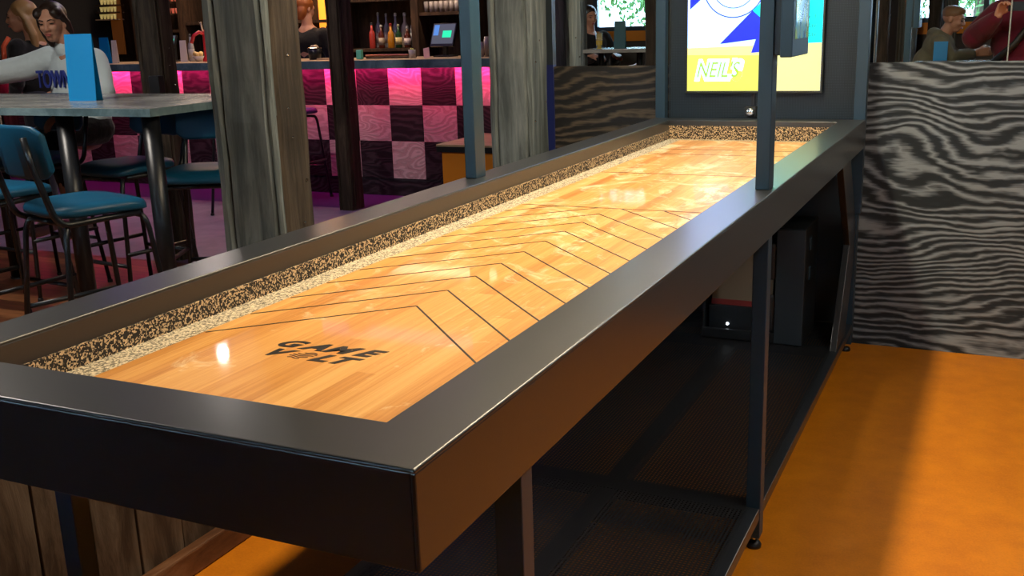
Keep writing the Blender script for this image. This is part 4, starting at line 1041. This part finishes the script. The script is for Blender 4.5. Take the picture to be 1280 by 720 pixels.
for s_ in (-1, 1): b.caps([(-.06,-2.10+s_*.17,1.11), (.05,-2.10+s_*.22,.98), (.20,-2.10+s_*.12,1.01)], [.080,.068,.048], 12)
b.build('hoodie', HOOD, mn, remesh=.010, smit=4, label='olive grey hoodie')
b = MB()
for s_ in (-1, 1): b.caps([(-.18,-2.10+s_*.09,.83), (.22,-2.10+s_*.12,.81), (.20,-2.10+s_*.12,.38)], [.115,.085,.062], 12)
b.build('trousers', bpy.data.materials['dark jeans'], mn, remesh=.011, smit=3)
b = MB(); h.ball(b, 0,-.020,.048, (.078,.094,.074)); h.ball(b, 0,.025,.085, (.058,.062,.034)); b.build('hair', HAIR_S, mn, remesh=.007, smit=2)
wt = thing('window_table', (.15, -1.95, 0), 'high dark table in front of the man in the hoodie, seen in the mirror', 'table')
MB().box(-.25, .75, -2.00, -1.50, .935, .965).build('table_top', M['zinc'], wt, bevel=.003)
for x, y in ((.0,-1.75), (.55,-1.75)):
    MB().lathe([(.03,.02), (.03,.935)], (x,y,0), 14).build('leg', M['tube'], wt); MB().lathe([(.16,0), (.16,.012), (.03,.022)], (x,y,0), 20).build('base_plate', M['tube'], wt)
menu(-.045, -1.80, .965, .115, .165, M['blue_card'], 'blue menu card on the high table in front of the man in the hoodie', 180, 5)
ns = thing('padded_stool', (-.19, -2.10, 0), 'dark stool the man in the hoodie sits on', 'bar stool')
MB().lathe([(.17,.70), (.18,.71), (.18,.745), (.16,.755)], (-.19,-2.10,0), 24).build('seat', M['rubber'], ns, smooth=True)
MB().lathe([(.02,.02), (.02,.70)], (-.19,-2.10,0), 12).build('column', M['tube'], ns); MB().lathe([(.20,0), (.19,.012), (.02,.03)], (-.19,-2.10,0), 24).build('base_plate', M['tube'], ns)

# --- things in the left mirror: a table with beer and menu, two seated figures
def box_thing(name, dims, mt, label, cat, **k): return tag(MB().box(*dims).build(name, M[mt], **k), label, cat)
vt = thing('window_table', (-3.0, -1.5, 0), 'high table by the window seen in the left mirror', 'table')
MB().box(-3.30, -2.55, -1.85, -1.25, 1.10, 1.135).build('table_top', M['zinc'], vt, bevel=.003)
for x in (-3.15, -2.75): MB().lathe([(.03,0), (.03,1.10)], (x,-1.55,0), 14).build('leg', M['tube'], vt)
p = at(1, 2*WY-(-1.5), 750, 58)
bgl = thing('beer_glass', (p.x, -1.5, 1.135), 'half full pint of beer on the high table seen in the left mirror', 'glass of beer')
MB().lathe([(.028,0), (.034,.15), (.031,.15), (.025,.006)], (p.x,-1.5,1.135), 18).build('pint_glass', mat('clear pint glass', (.9,.95,.95), .02, trans=.9), bgl, smooth=True)
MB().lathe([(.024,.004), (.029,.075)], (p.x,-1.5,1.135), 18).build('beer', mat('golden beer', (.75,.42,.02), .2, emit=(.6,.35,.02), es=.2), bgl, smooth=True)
p = at(1, 2*WY+1.5, 777, 57)
menu(p.x, -1.50, 1.135, .115, .26, mat('dark teal card', (.015,.08,.10), .5), 'dark teal menu card on the high table seen in the left mirror', 0, 5)
pillar('timber_post', -3.31, -3.215, -1.36, -1.26, 3.0, 'pillar_cool', 'pillar_cool', 'grey timber post left of the beer glass in the left mirror')
def sitter(x, y, top, yaw, label, hair, cl):
    s_t = thing('person', (x, y, 0), label, 'person')
    h = Head((x, y, top-.12), yaw, -6, 0, 1.0); b = MB(); h.skull(b)
    b.caps([(x,y,top-.20), (x,y,top-.29)], [.055,.06], 12); b.caps([(x,y,top-.36), (x,y,top-.60), (x,y,top-.80)], [.12,.12,.14], 12)
    hz = max(top-.80, .76)
    d = V(-math.sin(R(yaw)), math.cos(R(yaw)), 0); sd = V(d.y, -d.x, 0)
    for s_ in (-1, 1):
        o = V(x,y,0)+sd*s_*.10
        b.caps([o+V(0,0,hz), o+d*.38+V(0,0,hz-.02), o+d*.36+V(0,0,.36)], [.09,.062,.045], 12); b.caps([o+d*.36+V(0,0,.33), o+d*.48+V(0,0,.30)], [.04,.03], 10)
        sh = V(x,y,top-.33)+sd*s_*.18; el = sh+sd*s_*.08+d*.10-V(0,0,.24); wr = el+d*.22-sd*s_*.14+V(0,0,.06)
        b.caps([sh, el, wr], [.05,.042,.03], 12); hand(b, wr, d-sd*s_*.2, (0,0,-1), .4, 1., s_)
    b.build('body', SKIN, s_t, remesh=.009, smit=3); h.face(s_t)
    b = MB(); b.ball((x,y,top-.42), (.21,.15,.16), 3, (0,0,R(yaw))); b.ball((x,y,top-.60), (.19,.15,.20), 3, (0,0,R(yaw)))
    for s_ in (-1, 1):
        sh = V(x,y,top-.34)+sd*s_*.17; el = sh+sd*s_*.08+d*.10-V(0,0,.24); wr = el+d*.17-sd*s_*.11+V(0,0,.04); b.caps([sh, el, wr], [.082,.068,.050], 12)
    b.build('jacket', cl, s_t, remesh=.010, smit=4)
    b = MB(); 
    for s_ in (-1, 1):
        o = V(x,y,0)+sd*s_*.09; b.caps([o+V(0,0,hz), o+d*.38+V(0,0,hz-.01), o+d*.36+V(0,0,.38)], [.115,.082,.060], 12)
    b.build('trousers', bpy.data.materials['dark jeans'], s_t, remesh=.011, smit=3)
    b = MB(); h.ball(b, 0,-.020,.045, (.082,.094,.082)); h.ball(b, 0,-.055,-.03, (.078,.055,.085)); b.build('hair', hair, s_t, remesh=.008, smit=2)
    stl = thing('padded_stool', (x, y, 0), ('dark round stool left of the teal menu in the left mirror' if x < -3 else 'dark round stool right of the teal menu in the left mirror'), 'bar stool')
    MB().lathe([(.17,hz-.15), (.18,hz-.14), (.18,hz-.115), (.16,hz-.11)], (x,y,0), 24).build('seat', M['rubber'], stl, smooth=True)
    MB().lathe([(.02,.02), (.02,hz-.15)], (x,y,0), 12).build('column', M['tube'], stl); MB().lathe([(.20,0), (.19,.012), (.02,.03)], (x,y,0), 24).build('base_plate', M['tube'], stl)
    return s_t
sitter(-3.52, -2.20, 1.56, -50, 'person in dark clothes behind the teal menu in the left mirror', HAIR_D, bpy.data.materials['black top'])
sitter(-2.72, -2.42, 1.44, 40, 'person in a navy jacket right of the teal menu in the left mirror', HAIR_D, fabric('navy jacket', (.012,.018,.035)))
# curtain and posts seen in the right mirror
for i, (a, b_, yy2, mt, lb_) in enumerate([(-.62,-.50,-2.0,'pillar_warm','brown timber post at the left of the right mirror'), (-.40,-.30,-2.55,'pillar_cool','grey timber post behind the man in the hoodie, left of the two'), (-.22,-.10,-2.75,'pillar_warm','timber post standing against the window behind the man in the hoodie')]):
    pillar('timber_post', a, b_, yy2, yy2+.12, 3.0, mt, mt, lb_)
for i, (a, b_) in enumerate([(-.52,-.34), (-.12,.03)]):
    cm = MB(); n = 24; A = []; 
    for k in range(n+1):
        x = a+(b_-a)*k/n; y_ = BACK_Y+.10+.018*math.sin(k*1.6)
        A.append((cm.bm.verts.new((x,y_,.25)), cm.bm.verts.new((x,y_,2.8)), cm.bm.verts.new((x,y_-.004,2.8)), cm.bm.verts.new((x,y_-.004,.25))))
    for p0, p1 in zip(A, A[1:]):
        for k in range(4): cm.bm.faces.new((p0[k], p1[k], p1[(k+1)%4], p0[(k+1)%4]))
    cm.bm.faces.new(A[0]); cm.bm.faces.new(A[-1][::-1])
    tag(cm.build('curtain', fabric('grey curtain', (.16,.16,.14)), smooth=True), ['grey curtain at the left side of the window in the right mirror', 'grey curtain just behind the head of the man in the hoodie'][i], 'curtain')

# ============================================================ ROOM LAMPS (a spotlight and housings of the added fill lights) and trees outside
def ceil_lamp(x, y, sx, sy, label):
    t = thing('ceiling_lamp', (x, y, 2.87), label, 'ceiling lamp')
    MB().box(x-sx/2-.03, x+sx/2+.03, y-sy/2-.03, y+sy/2+.03, 2.885, 3.0).build('lamp_body', M['black'], t, bevel=.004)
    MB().box(x-sx/2, x+sx/2, y-sy/2, y+sy/2, 2.875, 2.885).build('lamp_diffuser', M['lamp_glow'], t)
ceil_lamp(1.6, 1.2, 1.0, 1.4, 'large ceiling lamp over the orange floor'); ceil_lamp(-3.6, 1.4, .8, .8, 'square ceiling lamp over the plank floor'); ceil_lamp(-4.88, 5.15, .07, .07, 'small ceiling spotlight over the violet floor')  # large and square lamps are added to house the fill lights
LEAF = mat('green leaves', (.085,.20,.05), .6); BARK = mat('tree bark', (.10,.07,.05), .8)  # one plain green for every leaf
structure(MB().box(-14, 10, -16, BACK_Y-.1, -.12, -.02).build('ground', mat('grass ground', (.12,.18,.07), .9)))
def tree(x, y, h_, r_, label, seed):
    rd = random.Random(seed); t = thing('tree', (x, y, 0), label, 'tree')
    MB().tube([(x,y,-.02), (x+.1,y,h_*.5), (x,y,h_*.8)], [.14,.10,.05], 8).build('trunk', BARK, t)
    a = MB()
    for i in range(5200):
        d = V(rd.gauss(0,1), rd.gauss(0,1), rd.gauss(0,1)).normalized()*r_*rd.uniform(.45,1)**.6; c_ = V(x,y,h_*.66)+V(d.x,d.y,d.z*1.25)
        e = Euler((rd.uniform(0,6),rd.uniform(0,6),rd.uniform(0,6))).to_matrix(); s_ = rd.uniform(.03,.07)
        a.bm.faces.new([a.bm.verts.new(c_ + e@V(*q)) for q in ((-s_,0,0), (0,-s_*.5,0.01), (s_,0,0), (0,s_*.5,0.01))])
    a.build('crown', LEAF, t)
TL = ['leafy green tree outside the windows, seen in the left mirror', 'leafy green tree outside the far left window behind the camera', 'leafy green tree outside the window behind the photographer', 'leafy green tree outside the window on the right behind the camera']
for i, (x, y, h_, r_) in enumerate([(-4.2,-7.2,4.4,1.45), (-7.6,-7.6,4.6,1.3), (.1,-6.9,4.2,1.5), (3.4,-7.8,4.6,1.4)]):
    tree(x, y, h_, r_, TL[i], 11+i)
